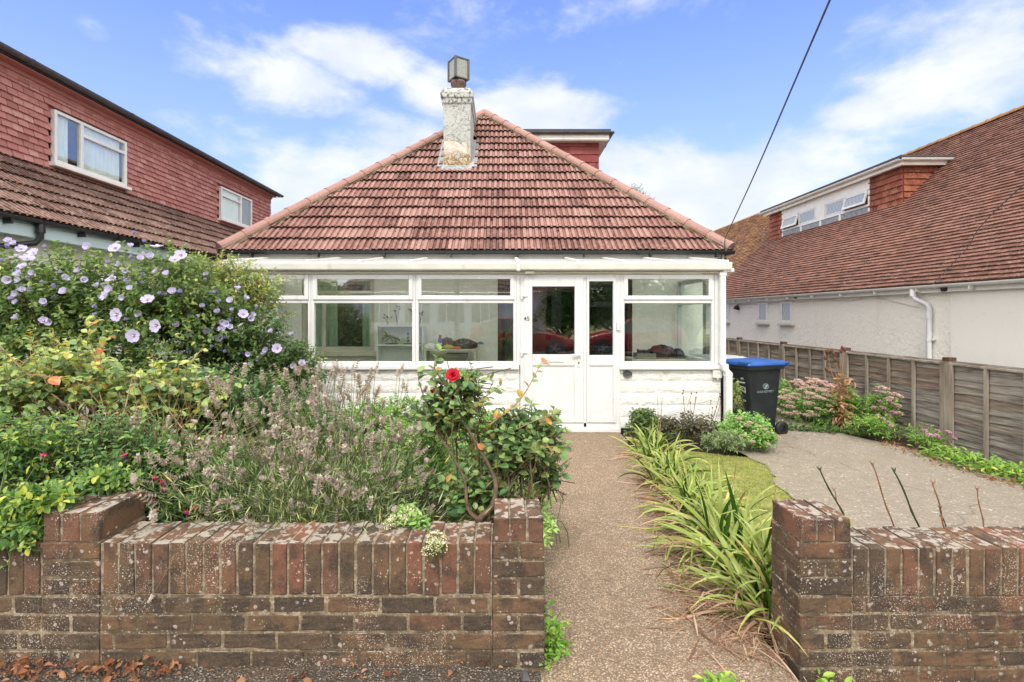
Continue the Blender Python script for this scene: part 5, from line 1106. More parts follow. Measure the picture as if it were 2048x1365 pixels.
def shrub(name, lab, cat, base, ells, n, tpl, leaf, per, lm, sm, seed, group=None, tw=(.12, .3), stems=10, up=.5, shell=.45, srad=.012, tintb=0., droop=.0, spread=.9, twr=.0018, tvar=.16, stint=None, minz=None, lean=None):
    rg = np.random.default_rng(seed); t = thing(name, lab, cat, base, group) if isinstance(name, str) else name
    tip, out = in_ell(rg, ells, n, shell)
    if minz is not None: tip[:, 2] = np.maximum(tip[:, 2], minz+rg.random(n)*.1)
    L = rg.uniform(tw[0], tw[1], n); d = unit(out+np.array((0, 0, up))+rg.normal(0, .35, (n, 3)))
    if lean is not None: d = unit(d+np.array(lean))
    st = tip-d*L[:, None]; ct = rg.normal(0, tvar*.6, n)
    P_, D_, T_, S_ = [], [], [], []
    for j in range(per):
        f = .12+.9*(j+rg.random(n)*.8)/per; az_ = j*2.4+rg.random(n)*1.2
        a = unit(np.cross(d, np.array((.3, .2, 1.)))); b = np.cross(d, a)
        sd_ = a*np.cos(az_)[:, None]+b*np.sin(az_)[:, None]
        sag = np.zeros((n, 3)); sag[:, 2] = -droop*f*f*L
        P_.append(st+d*(L*f)[:, None]+sag); D_.append(unit(sd_*spread+d*.55+np.array((0, 0, -.12-droop*.5)))); T_.append(.45+tintb+ct+rg.normal(0, tvar, n)+.10*(f-.5)); S_.append(leaf*rg.uniform(.6, 1.25, n)*(1.1-.35*f))
    Pn, Dn, Tn, Sn = map(np.concatenate, (P_, D_, T_, S_))
    upv = unit(np.array((0, -.25, 1.))+rg.normal(0, .35, (len(Pn), 3))); mb = MB(); mb.scatter(tpl, Pn, frames(Dn, upv), Sn, np.clip(Tn, 0, 1)); mb.build('foliage', lm, t)
    ms = MB(); bs = np.array(base, float)
    idx = rg.choice(n, min(n, 900), replace=False)
    for q in idx: ms.tube([st[q]-d[q]*.06, st[q]+d[q]*L[q]*.5, tip[q]], [twr*1.5, twr, twr*.7], 3, cap=False)
    for q in rg.choice(n, stems, replace=False):
        b0 = bs+np.array((rg.normal(0, .08), rg.normal(0, .06), 0)); e = st[q]; m1 = b0*.55+e*.45+np.array((rg.normal(0, .06), rg.normal(0, .05), .08)); m0 = b0*.85+e*.15+np.array((0, 0, .1))
        c = curve([b0, m0, m1, e, tip[q]], 12); ms.tube(c, np.linspace(srad, twr*1.3, 12), 5, cap=False)
        for _ in range(3):
            k = rg.integers(4, 10); r_ = rg.integers(0, n); e2 = tip[r_]
            if np.linalg.norm(e2-c[k]) < .7: ms.tube(curve([c[k], (c[k]+e2)/2+rg.normal(0, .03, 3), e2], 6), np.linspace(srad*.5, twr, 6), 4, cap=False)
    ms.build('stems', sm, t); return t, tip, out
# --- flower meshes at the origin, facing +z
def fl_mesh(name, mats, fn): mb = MB(); fn(mb); return mb.mesh(name, mats)
def petals(mb, n, r, w, cup, tint, mat=0, z0=0, off=0., curl=.0, wav=.0):
    for k in range(n):
        a = k*2*math.pi/n+off+random.uniform(-.08, .08); ca, sa = math.cos(a), math.sin(a); V = []
        rows = [(0, .18), (.35, .75), (.75, 1.0), (1.0, .62)]
        for (t, ww) in rows:
            for s in (-1, 0, 1):
                x = t*r*math.cos(cup*(1-t*curl)); z = t*r*math.sin(cup*(1-t*curl))+z0+(.12*w*abs(s)*(1-t*.4))+wav*math.sin(s*2+t*5+k); y = s*w*ww/2
                V.append((x*ca-y*sa, x*sa+y*ca, z))
        F = []
        for i in range(3):
            for j in range(2): b = 3*i+j; F.append((b, b+1, b+4, b+3))
        mb.add(V, F, min(1, max(0, tint+random.uniform(-.15, .15))), mat, True)
def hib(mb, op): petals(mb, 5, .048, .046, op, .6, 0, wav=.004); petals(mb, 5, .014, .01, op+.05, .5, 1, z0=.002); mb.tube([(0, 0, 0), (0, 0, .026)], [.003, .004], 6, mat=2)
HIBS = [fl_mesh('hibiscus_flower_open', [M['p_hib'], M['p_mag'], M['p_cream']], lambda m_: hib(m_, .35)), fl_mesh('hibiscus_flower_cup', [M['p_hib'], M['p_mag'], M['p_cream']], lambda m_: hib(m_, .95)), fl_mesh('hibiscus_flower_closed', [M['p_hib'], M['p_mag'], M['p_cream']], lambda m_: (petals(m_, 5, .042, .03, 1.35, .35, 0, wav=.003), petals(m_, 4, .034, .02, 1.45, .5, 0)))]
HIB = [HIBS[0], HIBS[1], HIBS[1], HIBS[1], HIBS[2], HIBS[2]]
def put_flowers(t, meshes, pts, dirs, nm, s=(.8, 1.2), rg=rng):
    for i in range(len(pts)):
        F = frame(dirs[i]); Mx = np.stack([F[:, 0], F[:, 2], F[:, 1]], 1); Mx[:, 0] *= -1
        a = rg.uniform(0, 6.28); Rz = np.array(Matrix.Rotation(a, 3, 'Z')); inst(meshes[rg.integers(0, len(meshes))], nm, t, pts[i], Mx @ Rz, float(rg.uniform(*s)))
def pick(tip, out, n, rg, cond=None):
    """outermost tips that face the street or the sky, spread out"""
    sc_ = -out[:, 1]*.9+out[:, 2]*.6+rg.random(len(tip))*.9
    if cond is not None: sc_ = sc_+np.where(cond(tip), 0, -9)
    got = []
    for i in np.argsort(-sc_):
        if all(np.linalg.norm(tip[i]-tip[j]) > .07 for j in got): got.append(i)
        if len(got) >= n: break
    return np.array(got)
# big hibiscus at upper left
HE = [((-5.1, 5.0, 1.38), (.95, .6, .82)), ((-4.15, 4.9, 1.40), (.8, .6, .80)), ((-3.25, 4.9, 1.40), (.72, .6, .80)), ((-4.0, 4.75, .85), (1.4, .5, .55))]
t, tip, out = shrub('hibiscus_shrub', 'tall green hibiscus shrub at far left covered in pale blue flowers', 'shrub', (-4.1, 5.0, -.08), HE, 3000, LEAF, .062, 9, M['l_hib'], M['bark'], 11, 'blue flowered hibiscus shrubs', stems=26, srad=.02, tintb=.08)
rg = np.random.default_rng(5)
k = pick(tip, out, 97, rg, lambda p: (p[:, 2] > 1.4) & (p[:, 0] > -4.75)); put_flowers(t, HIB, tip[k]+out[k]*.09+np.array((0, -.07, .01)), unit(out[k]+np.array((0, -.5, .2))+rg.normal(0, .55, (len(k), 3))), 'flower', (.8, 1.2), rg)
for (x, y) in ((236, 630), (314, 652), (268, 672)):
    F = P(x, y, 4.12); Mx = np.array([(1, 0, 0), (0, 0, -1), (0, 1, 0)], float) @ np.array(Matrix.Rotation(random.random()*6, 3, 'Z')); inst(HIBS[0], 'flower', t, F, np.array(Matrix.Rotation(random.uniform(-.3, .3), 3, 'Z')) @ Mx, 1.2)
HE2 = [((-2.75, 5.2, 1.08), (.66, .5, .66)), ((-2.32, 5.3, .80), (.52, .42, .52)), ((-3.1, 5.25, 1.4), (.4, .4, .45))]
t, tip, out = shrub('hibiscus_shrub', 'smaller dark hibiscus shrub against the left porch window', 'shrub', (-2.6, 5.4, -.08), HE2, 1350, LEAF, .055, 9, M['l_hib'], M['bark'], 12, 'blue flowered hibiscus shrubs', stems=18, srad=.016, tintb=-.06)
k = pick(tip, out, 95, rg, lambda p: (p[:, 2] > .9)); put_flowers(t, HIB, tip[k]+out[k]*.08+np.array((0, -.07, 0)), unit(out[k]+np.array((0, -.5, .2))+rg.normal(0, .55, (len(k), 3))), 'flower', (.7, 1.1), rg)
# rambling rose with pale reddish tips reaching in front of the left window
RE = [((-3.2, 5.55, 1.80), (.50, .35, .42)), ((-2.78, 5.65, 1.62), (.45, .35, .45))]
t, tip, out = shrub('rambling_rose', 'light leaved rambling rose with reddish tips between the hibiscus and the window', 'rose', (-2.8, 5.7, -.09), RE, 560, LEAF, .048, 8, M['l_ramble'], M['twig'], 13, stems=14, srad=.008, tintb=.0, tw=(.15, .40))
def spray(t, pts, n, tpl, leaf, lm, sm, seed, rad=.004, tintb=0):
    rg = np.random.default_rng(seed); c = curve(pts, 30); mb = MB(); mb.tube(c, np.linspace(rad, rad*.3, 30), 4, cap=False); mb.build('shoot', sm, t)
    f = np.linspace(.15, 1, n)*29; i = f.astype(int).clip(0, 28); p = c[i]; d = unit(c[i+1]-c[i]); a = rg.uniform(0, 6.28, n); s_ = unit(np.cross(d, (0, .3, 1))); b_ = np.cross(d, s_)
    dd = unit(s_*np.cos(a)[:, None]+b_*np.sin(a)[:, None]+d*.7); mb = MB(); mb.scatter(tpl, p, frames(dd, unit(np.array((0, -.3, 1))+rg.normal(0, .3, (n, 3)))), leaf*rg.uniform(.6, 1.1, n), np.clip(.5+tintb+rg.normal(0, .2, n), 0, 1)); mb.build('shoot_leaves', lm, t)
for i, (a, b, c) in enumerate([((470, 600), (540, 560), (590, 552)), ((480, 640), (540, 632), (592, 628)), ((490, 660), (545, 655), (570, 690)), ((430, 560), (480, 530), (512, 520))]):
    spray(t, [P(*a, 5.6), P(*b, 5.7), P(*c, 5.8)], 34, LEAF, .04, M['l_ramble'], M['twig'], 40+i, tintb=.15)
# dense green shrub below window, behind lavender
shrub('green_shrub', 'dense dark green shrub between hibiscus and lavender', 'shrub', (-1.95, 4.1, -.05), [((-2.1, 4.1, .62), (.55, .45, .48)), ((-1.6, 4.2, .5), (.42, .4, .38)), ((-2.7, 4.2, .7), (.5, .4, .45))], 1500, LEAFM, .05, 9, M['l_fuch'], M['bark'], 14, stems=12, tintb=-.08)
# old yellowing rose with bare tan stems
OE = [((-3.3, 3.75, 1.02), (.62, .42, .36)), ((-2.55, 3.75, .90), (.62, .4, .36)), ((-3.7, 3.6, .85), (.5, .4, .40))]
t, tip, out = shrub('rose_bush', 'old yellowing rose bush with bare tan stems at left', 'rose', (-2.6, 3.75, -.04), OE, 400, LEAFW, .074, 7, M['l_rose'], M['twig'], 15, 'rose bushes', stems=60, srad=.010, tintb=.06, tw=(.15, .38), twr=.0026, tvar=.2, shell=.6)
rg = np.random.default_rng(77); mb = MB()
for _ in range(95):
    b0 = np.array((-2.35+rg.normal(0, .16), 3.55+rg.normal(0, .1), .45+rg.normal(0, .06))); a = rg.uniform(-1.35, 1.35); e = b0+np.array((math.sin(a)*rg.uniform(.35, .85), rg.uniform(-.25, .2), math.cos(a)*rg.uniform(.2, .5)+.05))
    mb.tube(curve([b0, b0*.5+e*.5+np.array((0, 0, -.05)), e], 8), np.linspace(.0065, .002, 8), 5, cap=False)
mb.build('bare_stems', M['twig'], t)
for i, (x, y, a, c) in enumerate(((170, 640, 185, 700), (190, 640, 175, 690), (225, 660, 200, 720), (60, 665, 70, 720))): spray(t, [P(a+25, c+50, 3.5), P(a, c, 3.45), P(x, y, 3.4)], 16, LEAFW, .062, M['l_rose'], M['twig'], 60+i, tintb=.3)
# fuchsias along the wall
FE = [((-2.1, 2.75, .66), (.48, .32, .34)), ((-1.65, 2.85, .52), (.42, .32, .32)), ((-2.0, 2.60, .42), (.45, .26, .20))]
t, tip, out = shrub('fuchsia_bush', 'dark green fuchsia with red hanging flowers behind the stepped brick wall', 'fuchsia', (-1.9, 2.85, .0), FE, 1500, LEAFM, .040, 9, M['l_fuch'], M['bark'], 16, 'fuchsias behind the wall', stems=14, srad=.008, tintb=-.02, minz=.15)
def fuch(mb):
    mb.tube([(0, 0, .03), (0, 0, 0)], .0008, 3, mat=1); mb.tube([(0, 0, 0), (0, 0, -.018)], [.0022, .0035], 6, mat=0)
    for k in range(4):
        a = k*1.57; c, s = math.cos(a), math.sin(a); mb.add([(0, 0, -.016), (c*.012-s*.005, s*.012+c*.005, -.02), (c*.026, s*.026, -.014), (c*.012+s*.005, s*.012-c*.005, -.02)], [(0, 1, 2, 3)], .6, 0)
    mb.lathe((0, 0, -.034), [(.0045, 0), (.007, .008), (.004, .018)], 8, mat=2); mb.tube([(0, 0, -.03), (.001, 0, -.052)], .0007, 3, mat=0)
FU = fl_mesh('fuchsia_flower', [M['p_fuch'], M['greenstem'], M['p_purp']], fuch)
for i, (x, y) in enumerate(((310, 950), (327, 972), (292, 985), (303, 995), (246, 905), (245, 992), (88, 905), (375, 1018), (390, 1010), (240, 1003), (445, 870), (320, 960))):
    inst(FU, 'flower', t, P(x, y, 2.40+.02*(i % 3) if y > 880 else 2.7), np.array(Matrix.Rotation(i*1.3, 3, 'Z') @ Matrix.Rotation(.5*math.sin(i*2.2), 3, 'X')), .78)
YE = [((-2.55, 2.55, .78), (.42, .28, .30)), ((-2.35, 2.42, .50), (.32, .22, .26)), ((-2.45, 2.25, .50), (.36, .16, .20)), ((-2.15, 2.30, .56), (.24, .12, .14)), ((-3.1, 2.6, .6), (.5, .3, .4))]
shrub('fuchsia_bush', 'bright yellow green leafy shrub spilling over the wall at far left', 'shrub', (-2.5, 2.6, .0), YE, 1350, LEAFM, .046, 9, M['l_fuch'], M['greenstem'], 17, 'fuchsias behind the wall', stems=10, srad=.007, tintb=.10, minz=.12)
YE2 = [((-2.25, 2.13, .43), (.26, .07, .13)), ((-2.04, 2.11, .56), (.18, .07, .14)), ((-1.95, 2.14, .70), (.17, .10, .07)), ((-1.84, 2.34, .71), (.14, .09, .07))]
shrub('trailing_shrub', 'fresh green leaves trailing down over the left end of the wall', 'shrub', (-2.2, 2.35, .2), YE2, 640, LEAF, .042, 8, M['l_fuch'], M['greenstem'], 18, stems=5, srad=.004, tintb=.18, tw=(.05, .14), lean=(0, -.6, -.3))
# lavender: hundreds of stems fanning out, each with a faded spike
t = thing('lavender_bush', 'big faded lavender bush with dry grey pink flower spikes behind the wall', 'lavender', (-.98, 2.72, .0))
def spike(mb, seed, L=.085):
    r_ = np.random.default_rng(seed); nw = 6; mb.tube([(0, 0, -.01), (0, 0, L)], .0012, 4, mat=1)
    for k in range(nw):
        z = L*(k/(nw-1))**.9; rr = .0105*(1.1-.45*k/nw)*(.75 if k == 0 else 1); n = 9; a = np.arange(n)*2*math.pi/n+k
        d = np.stack([np.cos(a), np.sin(a), r_.uniform(.1, .9, n)], 1); mb.scatter(leaf_tpl(.6, .15, -.1, 1), np.tile((0, 0, z), (n, 1))+d*.001, frames(d, np.tile((0, 0, 1.), (n, 1))), rr*r_.uniform(1.0, 1.7, n), r_.uniform(.1, .95, n))
SPK = [fl_mesh('lavender_spike', [M['spike'], M['greenstem']], lambda m_, s=s: spike(m_, s, .034+.010*s)) for s in range(4)]
rg = np.random.default_rng(21); stems = MB(); blades = MB(); n_sp = 500; dat = []
for i in range(n_sp):
    b0 = np.array((-1.0+rg.normal(0, .26), 2.72+rg.normal(0, .16), rg.uniform(.05, .3)))
    a = np.clip(rg.normal(-.08, .55), -1.25, 1.0); bb = rg.normal(-.12, .33); Ls = rg.uniform(.62, .98)*(1-.18*abs(a))
    if rg.random() < .28: Ls *= .62
    d = np.array((math.sin(a), math.sin(bb), math.cos(a)*math.cos(bb))); d /= np.linalg.norm(d); e = b0+d*Ls; e[2] = min(e[2]-.06*abs(a)+.10, 1.16); e[1] = max(e[1], 2.14)
    if e[0] < -1.88: e[0] = -1.88+rg.uniform(0, .2)
    if e[0] > -.38: e[0] = -.38-rg.uniform(0, .3)
    if e[2] < .58 and e[1] < 2.4: e[1] = 2.42
    m_ = b0*.45+e*.55+np.array((0, 0, .05*abs(a)))+rg.normal(0, .02, 3); c = curve([b0, m_, e], 9); dat.append((e, unit(c[-1]-c[-2]+rg.normal(0, .02, 3)), c))
for (e, d, c) in dat: stems.tube(c, .0014, 3, cap=False, tint=rg.random())
extra = [((300, 985), (268, 968)), ((330, 1000), (305, 1020)), ((380, 1010), (310, 935)), ((420, 1030), (395, 920))]
for (a, b) in extra: c = curve([P(540, 1000, 2.45), P(*a, 2.2), P(*b, 2.2)], 9); dat.append((c[-1], unit(c[-1]-c[-2]), c)); stems.tube(c, .0014, 3, cap=False)
stems.build('stems', M['greenstem'], t)
# order by visibility: nearest/highest spikes become parts of their own, the rest one part
order = sorted(range(len(dat)), key=lambda i: dat[i][0][1]-dat[i][0][2]*.5)
for r_, i in enumerate(order[:99]):
    e, d, c = dat[i]; F = frame(d); Mx = np.stack([F[:, 0], F[:, 2], F[:, 1]], 1); Mx[:, 0] *= -1; inst(SPK[i % 4], 'flower_spike', t, e, Mx, float(rg.uniform(.9, 1.5)))
mb = MB(); lp = leaf_tpl(.6, .15, -.1, 1)
for i in order[99:]:
    e, d, c = dat[i]; F = frame(d); L = rg.uniform(.035, .07); nw = 6; s1 = rg.uniform(.9, 1.3)
    for k in range(nw):
        n = 8; a = np.arange(n)*2*math.pi/n+k; dd = (np.cos(a)[:, None]*F[:, 0]+np.sin(a)[:, None]*F[:, 2]+F[:, 1]*.5); p = e+F[:, 1]*L*k/(nw-1)+dd*.001
        mb.scatter(lp, p, frames(dd, np.tile(F[:, 1]+.01, (n, 1))), .0108*s1*(1.1-.5*k/nw)*rg.uniform(1, 1.7, n), rg.uniform(.1, .95, n))
o = mb.build('flower_spikes', M['spike'], t); o['kind'] = 'stuff'
# narrow grey green leaves low down and along the stems
Pn, Dn, Tn, Sn = [], [], [], []
for (e, d, c) in dat:
    for _ in range(13):
        f = rg.random()**1.3*.75; i = int(f*8); p = c[i]+(c[i+1]-c[i])*(f*8-i); Pn.append(p); Dn.append(unit((c[i+1]-c[i])*8+rg.normal(0, .55, 3))); Sn.append(rg.uniform(.03, .065)); Tn.append(.5+rg.normal(0, .2)+(.25 if f < .2 and rg.random() < .4 else 0))
for _ in range(4200):
    p = np.array((-1.0+rg.normal(0, .38), 2.68+rg.normal(0, .2), rg.uniform(.1, .72))); p[1] = max(p[1], 2.33); Pn.append(p); Dn.append(unit(np.array((p[0]+1.0, rg.normal(-.1, .4), .7))+rg.normal(0, .35, 3))); Sn.append(rg.uniform(.035, .09)); Tn.append(np.clip(.42+rg.normal(0, .25)+.3*(p[2] < .5)*(rg.random() < .3), 0, 1))
Pn, Dn = np.array(Pn), np.array(Dn); mb = MB(); mb.scatter(leaf_tpl(.085, .01, .06, 1), Pn, frames(Dn, unit(np.array((0, -.4, 1))+rg.normal(0, .4, (len(Pn), 3)))), np.array(Sn), np.clip(Tn, 0, 1)); mb.build('foliage', M['l_lav'], t)
# fallen spike hanging over the wall face
c = curve([P(362, 1062, 2.2), P(345, 1120, 2.075), P(306, 1190, 2.075)], 8); mb = MB(); mb.tube(c, .0014, 4, tint=.8); mb.build('stems', M['twig'], t)
F = frame(c[-1]-c[-2]); Mx = np.stack([F[:, 0], F[:, 2], F[:, 1]], 1); Mx[:, 0] *= -1; inst(SPK[1], 'flower_spike', t, c[-1], Mx, .75)
# red rose
RR = [((-.30, 2.75, .95), (.26, .22, .20)), ((-.22, 2.75, 1.12), (.22, .16, .12)), ((.12, 2.78, .86), (.26, .18, .16)), ((.0, 2.72, .78), (.26, .22, .18)), ((.14, 2.75, .78), (.24, .2, .22)), ((-.12, 2.62, .58), (.24, .16, .14)), ((.24, 2.8, .62), (.14, .14, .14)), ((-.2, 2.6, .52), (.16, .12, .12))]
t, tip, out = shrub('rose_bush', 'leafy rose bush with one red bloom beside the path pier', 'rose', (-.10, 2.55, .0), RR, 560, LEAFW, .055, 6, M['l_rosered'], M['bark'], 25, 'rose bushes', stems=9, srad=.008, tintb=-.02, tw=(.12, .28), twr=.0022, tvar=.2, shell=.6)
for i, pts in enumerate(([(980, 850), (1040, 800), (1085, 722)], [(930, 830), (965, 800), (1003, 770)], [(880, 800), (868, 745), (880, 700)], [(860, 830), (840, 770), (835, 745)], [(1010, 870), (1075, 840), (1110, 830)], [(1020, 950), (1080, 900), (1125, 895)], [(900, 900), (905, 850), (908, 810)])):
    spray(t, [P(*pts[0], 2.65), P(*pts[1], 2.6), P(*pts[2], 2.58)], 17, LEAFW, .052, M['l_rosered'], M['twig'], 80+i, .004, tintb=.1 if i else .42)
mb = MB(); tr = [P(962, 1062, 2.5), P(958, 1040, 2.48), P(985, 1010, 2.5), P(990, 960, 2.55), P(960, 900, 2.6), P(930, 850, 2.62)]; mb.tube(curve(tr, 24), np.linspace(.018, .006, 24), 8); mb.tube(curve([P(960, 1045, 2.48), P(935, 1015, 2.5), P(925, 950, 2.55), P(870, 860, 2.62)], 16), np.linspace(.012, .004, 16), 7); mb.build('trunk', M['bark'], t)
def rose(mb, op=1.0, s=1.0):
    petals(mb, 3, .018*s, .02*s, 1.5, .55, 0, curl=-.1); petals(mb, 4, .024*s, .028*s, 1.25*1, .35, 0, curl=.1, off=.5); petals(mb, 5, .032*s, .036*s, 1.0*op+.2*(1-op), .6, 0, curl=.25, off=.2); petals(mb, 5, .036*s, .038*s, .6*op+.8*(1-op), .45, 0, curl=.4, off=.9); mb.lathe((0, 0, -.006), [(.001, -.004), (.006, 0), (.005, .006)], 8, mat=1)
RO = fl_mesh('rose_flower', [M['p_red'], M['greenstem']], rose); RB = fl_mesh('rose_bud', [M['p_red'], M['greenstem']], lambda m_: (petals(m_, 4, .028, .02, 1.45, .4, 0), petals(m_, 4, .024, .016, 1.5, .6, 0, off=.7)))
inst(RO, 'flower', t, P(906, 752, 2.42), np.array(Matrix.Rotation(R(62), 3, 'X')), 1.0); inst(RB, 'bud', t, P(865, 788, 2.42), np.array(Matrix.Rotation(R(40), 3, 'X')), 1.0)
spray(t, [P(930, 830, 2.6), P(915, 795, 2.48), P(906, 758, 2.43)], 7, LEAFW, .045, M['l_rosered'], M['greenstem'], 91, .003)
spray(t, [P(890, 850, 2.6), P(872, 815, 2.48), P(866, 795, 2.43)], 6, LEAFW, .045, M['l_rosered'], M['greenstem'], 92, .003)
# cream valerian
def cluster(mb, seed, R0=.035, H=.03, n=90, up=.5):
    r_ = np.random.default_rng(seed); d = unit(r_.normal(0, 1, (n, 3))); d[:, 2] = np.abs(d[:, 2])*up; p = d*np.array((R0, R0, H))*r_.uniform(.7, 1.05, (n, 1)); mb.scatter(leaf_tpl(.8, .2, -.1, 1), p, frames(d+r_.normal(0, .5, (n, 3)), np.tile((0, .1, 1.), (n, 1))), r_.uniform(.005, .009, n), r_.random(n))
    for k in range(12): mb.tube([(0, 0, -.05), p[k]], .0008, 3, mat=1, cap=False)
VC = [fl_mesh('cluster', [M['p_white'], M['greenstem']], lambda m_, s=s: cluster(m_, s)) for s in range(3)]
def small_plant(name, lab, cat, base, ells, n, tpl, leaf, lm, seed, heads, hm, group=None, tintb=0, hs=(.8, 1.2), per=6, tw=(.05, .12), face=(0, -.2, 1), up=.6):
    t, tip, out = shrub(name, lab, cat, base, ells, n, tpl, leaf, per, lm, M['greenstem'], seed, group, tw=tw, stems=8, srad=.004, tintb=tintb, twr=.0012, up=up)
    r_ = np.random.default_rng(seed)
    if isinstance(heads, int): k = pick(tip, out, heads, r_); pts = tip[k]+out[k]*.02+np.array((0, -.01, .035)); ds = unit(out[k]*.5+np.array(face))
    else: pts = np.array(heads); ds = np.tile(np.array(face, float), (len(pts), 1))
    if len(pts): put_flowers(t, hm, pts, ds, 'flower_head', hs, r_)
    return t
small_plant('valerian_plant', 'cream flowered valerian leaning over the wall top', 'valerian', (-.42, 2.45, .2), [((-.46, 2.42, .5), (.13, .1, .09)), ((-.38, 2.25, .56), (.1, .07, .05))], 60, LEAFM, .04, M['l_sedum'], 31, [P(795, 1040, 2.25), P(815, 1030, 2.25), P(780, 1050, 2.24), P(868, 1090, 2.06), P(872, 1078, 2.06), P(862, 1104, 2.055), P(880, 1096, 2.06)], VC, hs=(.9, 1.3), tintb=-.1)
small_plant('valerian_plant', 'white flowered valerian among the lavender and the rose', 'valerian', (-.4, 3.0, .0), [((-.42, 3.0, .55), (.16, .12, .3))], 130, LEAFM, .045, M['l_sedum'], 32, [P(793, 905, 2.75), P(822, 890, 2.8), P(925, 912, 2.75), P(940, 930, 2.75), P(800, 930, 2.7)], VC, tintb=-.1)
# sedums
def HDS(c, r, n, seed):
    r_ = np.random.default_rng(seed); out = []
    while len(out) < n:
        d = unit(r_.normal(0, 1, 3)); d[1] = -abs(d[1]); 
        if d[2] < -.05: continue
        p = np.array(c)+d*np.array(r)*r_.uniform(.93, 1.05)
        if all(np.linalg.norm(p-q) > .055 for q in out) or r_.random() < .02: out.append(p)
    return out
def flathead(mb, seed, r0=.034): 
    r_ = np.random.default_rng(seed); n = 110; a = r_.uniform(0, 6.28, n); rr = r0*np.sqrt(r_.random(n)); p = np.stack([rr*np.cos(a), rr*np.sin(a), .006*(1-(rr/r0)**2)+r_.normal(0, .0015, n)], 1); d = unit(np.stack([np.cos(a)*.5, np.sin(a)*.5, np.full(n, .8)], 1)+r_.normal(0, .4, (n, 3)))
    mb.scatter(leaf_tpl(.9, .2, -.1, 1), p, frames(d, np.tile((.1, 0, 1.), (n, 1))), r_.uniform(.005, .009, n), r_.random(n)); mb.tube([(0, 0, -.10), (0, 0, 0)], .0025, 4, mat=1)
    for k in range(9): mb.tube([(0, 0, -.025), p[k]], .001, 3, mat=1, cap=False)
SH = [fl_mesh('sedum_head', [M['p_pink'], M['greenstem']], lambda m_, s=s: flathead(m_, s)) for s in range(3)]
LH = [fl_mesh('aster_head', [M['p_lilac'], M['greenstem']], lambda m_, s=s: flathead(m_, s, .026)) for s in range(2)]
g_ = lambda x, y: float(gz(x, y))-.02
small_plant('sedum_plant', 'pale green sedum edging the left side of the path', 'sedum', (.24, 3.3, g_(.2, 3.3)), [((.20, 3.25, .28), (.15, .2, .26)), ((.24, 3.6, .3), (.14, .25, .3)), ((.2, 2.85, .25), (.13, .16, .2)), ((.1, 4.2, .35), (.2, .35, .3))], 420, LEAFS, .042, M['l_sedum'], 33, [P(1122, 945, 3.2), P(1126, 985, 3.1), P(1118, 960, 3.3), P(1090, 915, 3.3), P(1100, 870, 3.7), P(1060, 900, 3.4)], SH, 'sedum plants', tintb=.22, hs=(.6, .9))
small_plant('small_shrub', 'low leafy plants with pink flowers between the rose and the porch wall', 'plant', (-.5, 5.5, g_(-.5, 5.5)), [((-.3, 5.6, .2), (.5, .4, .32)), ((-1.3, 5.7, .25), (.7, .4, .35))], 560, LEAF, .05, M['l_weed'], 34, 9, SH, hs=(.6, .9))
small_plant('small_shrub', 'light green leafy plants behind the rose bush in the bed', 'plant', (-.45, 4.1, g_(-.4, 4.1)), [((-.75, 4.2, .25), (.5, .4, .38)), ((-.2, 4.0, .2), (.35, .45, .36)), ((-.1, 4.7, .15), (.3, .4, .3))], 800, LEAFM, .055, M['l_fuch'], 44, 6, SH, hs=(.6, .9), tintb=.1)
small_plant('sedum_plant', 'large clump of pink headed sedum by the fence behind the bin', 'sedum', (4.75, 8.3, g_(4.7, 8)), [((4.9, 8.1, -.06), (.46, .5, .42)), ((5.1, 7.7, -.06), (.34, .35, .34)), ((4.7, 8.7, -.02), (.35, .4, .42))], 760, LEAFS, .06, M['l_sedum'], 35, HDS((4.9, 8.1, -.04), (.52, .58, .50), 95, 3), SH, 'sedum plants', tintb=-.15, hs=(1.3, 2.1))
small_plant('sedum_plant', 'pink sedum and green leaves in front of the bin at the porch corner', 'sedum', (3.05, 6.25, g_(3, 6.2)), [((2.95, 6.25, .05), (.34, .3, .26)), ((3.2, 6.35, .05), (.22, .25, .2)), ((2.75, 6.1, .02), (.2, .2, .16)), ((3.08, 6.02, -.04), (.26, .18, .17))], 520, LEAF, .052, M['l_sedum'], 36, [P(1478, 838, 6.0), P(1500, 846, 6.0), P(1494, 851, 6.0), P(1519, 853, 6.0), P(1528, 860, 6.0), P(1537, 866, 6.0), P(1548, 872, 6.0), P(1555, 875, 6.0), P(1510, 864, 5.95), P(1505, 884, 5.9), P(1535, 889, 5.9), P(1488, 872, 5.9)], SH, 'sedum plants', hs=(.9, 1.3), tintb=-.12)
small_plant('yellow_shrub', 'small shrub with yellow pink buds beside the porch post', 'shrub', (3.12, 6.75, g_(3, 6.7)), [((3.12, 6.75, .35), (.09, .12, .3))], 120, LEAFS, .035, M['l_rose'], 37, 10, VC, hs=(.5, .8), tintb=.1)
t, tip, out = shrub('heuchera_plant', 'bronze leaved plant with thin dark stems below the right porch wall', 'plant', (2.35, 6.4, g_(2.4, 6.4)), [((2.35, 6.4, .02), (.5, .22, .24)), ((1.9, 6.4, .05), (.3, .2, .2))], 250, LEAFW, .05, 6, M['l_heuch'], M['twig'], 38, stems=8, srad=.003, tw=(.05, .15), twr=.0012)
mb = MB()
for _ in range(14):
    x = rng.uniform(2.1, 2.85); p = np.array((x, 6.35, g_(x, 6.3))); e = p+np.array((rng.uniform(-.1, .25), -.05, rng.uniform(.45, .66))); mb.tube(curve([p, (p+e)/2+np.array((.03, 0, 0)), e], 6), .0022, 4); mb.lathe(e, [(.001, -.014), (.010, 0), (.001, .014)], 6)
mb.build('seed_stem', M['seed'], t)
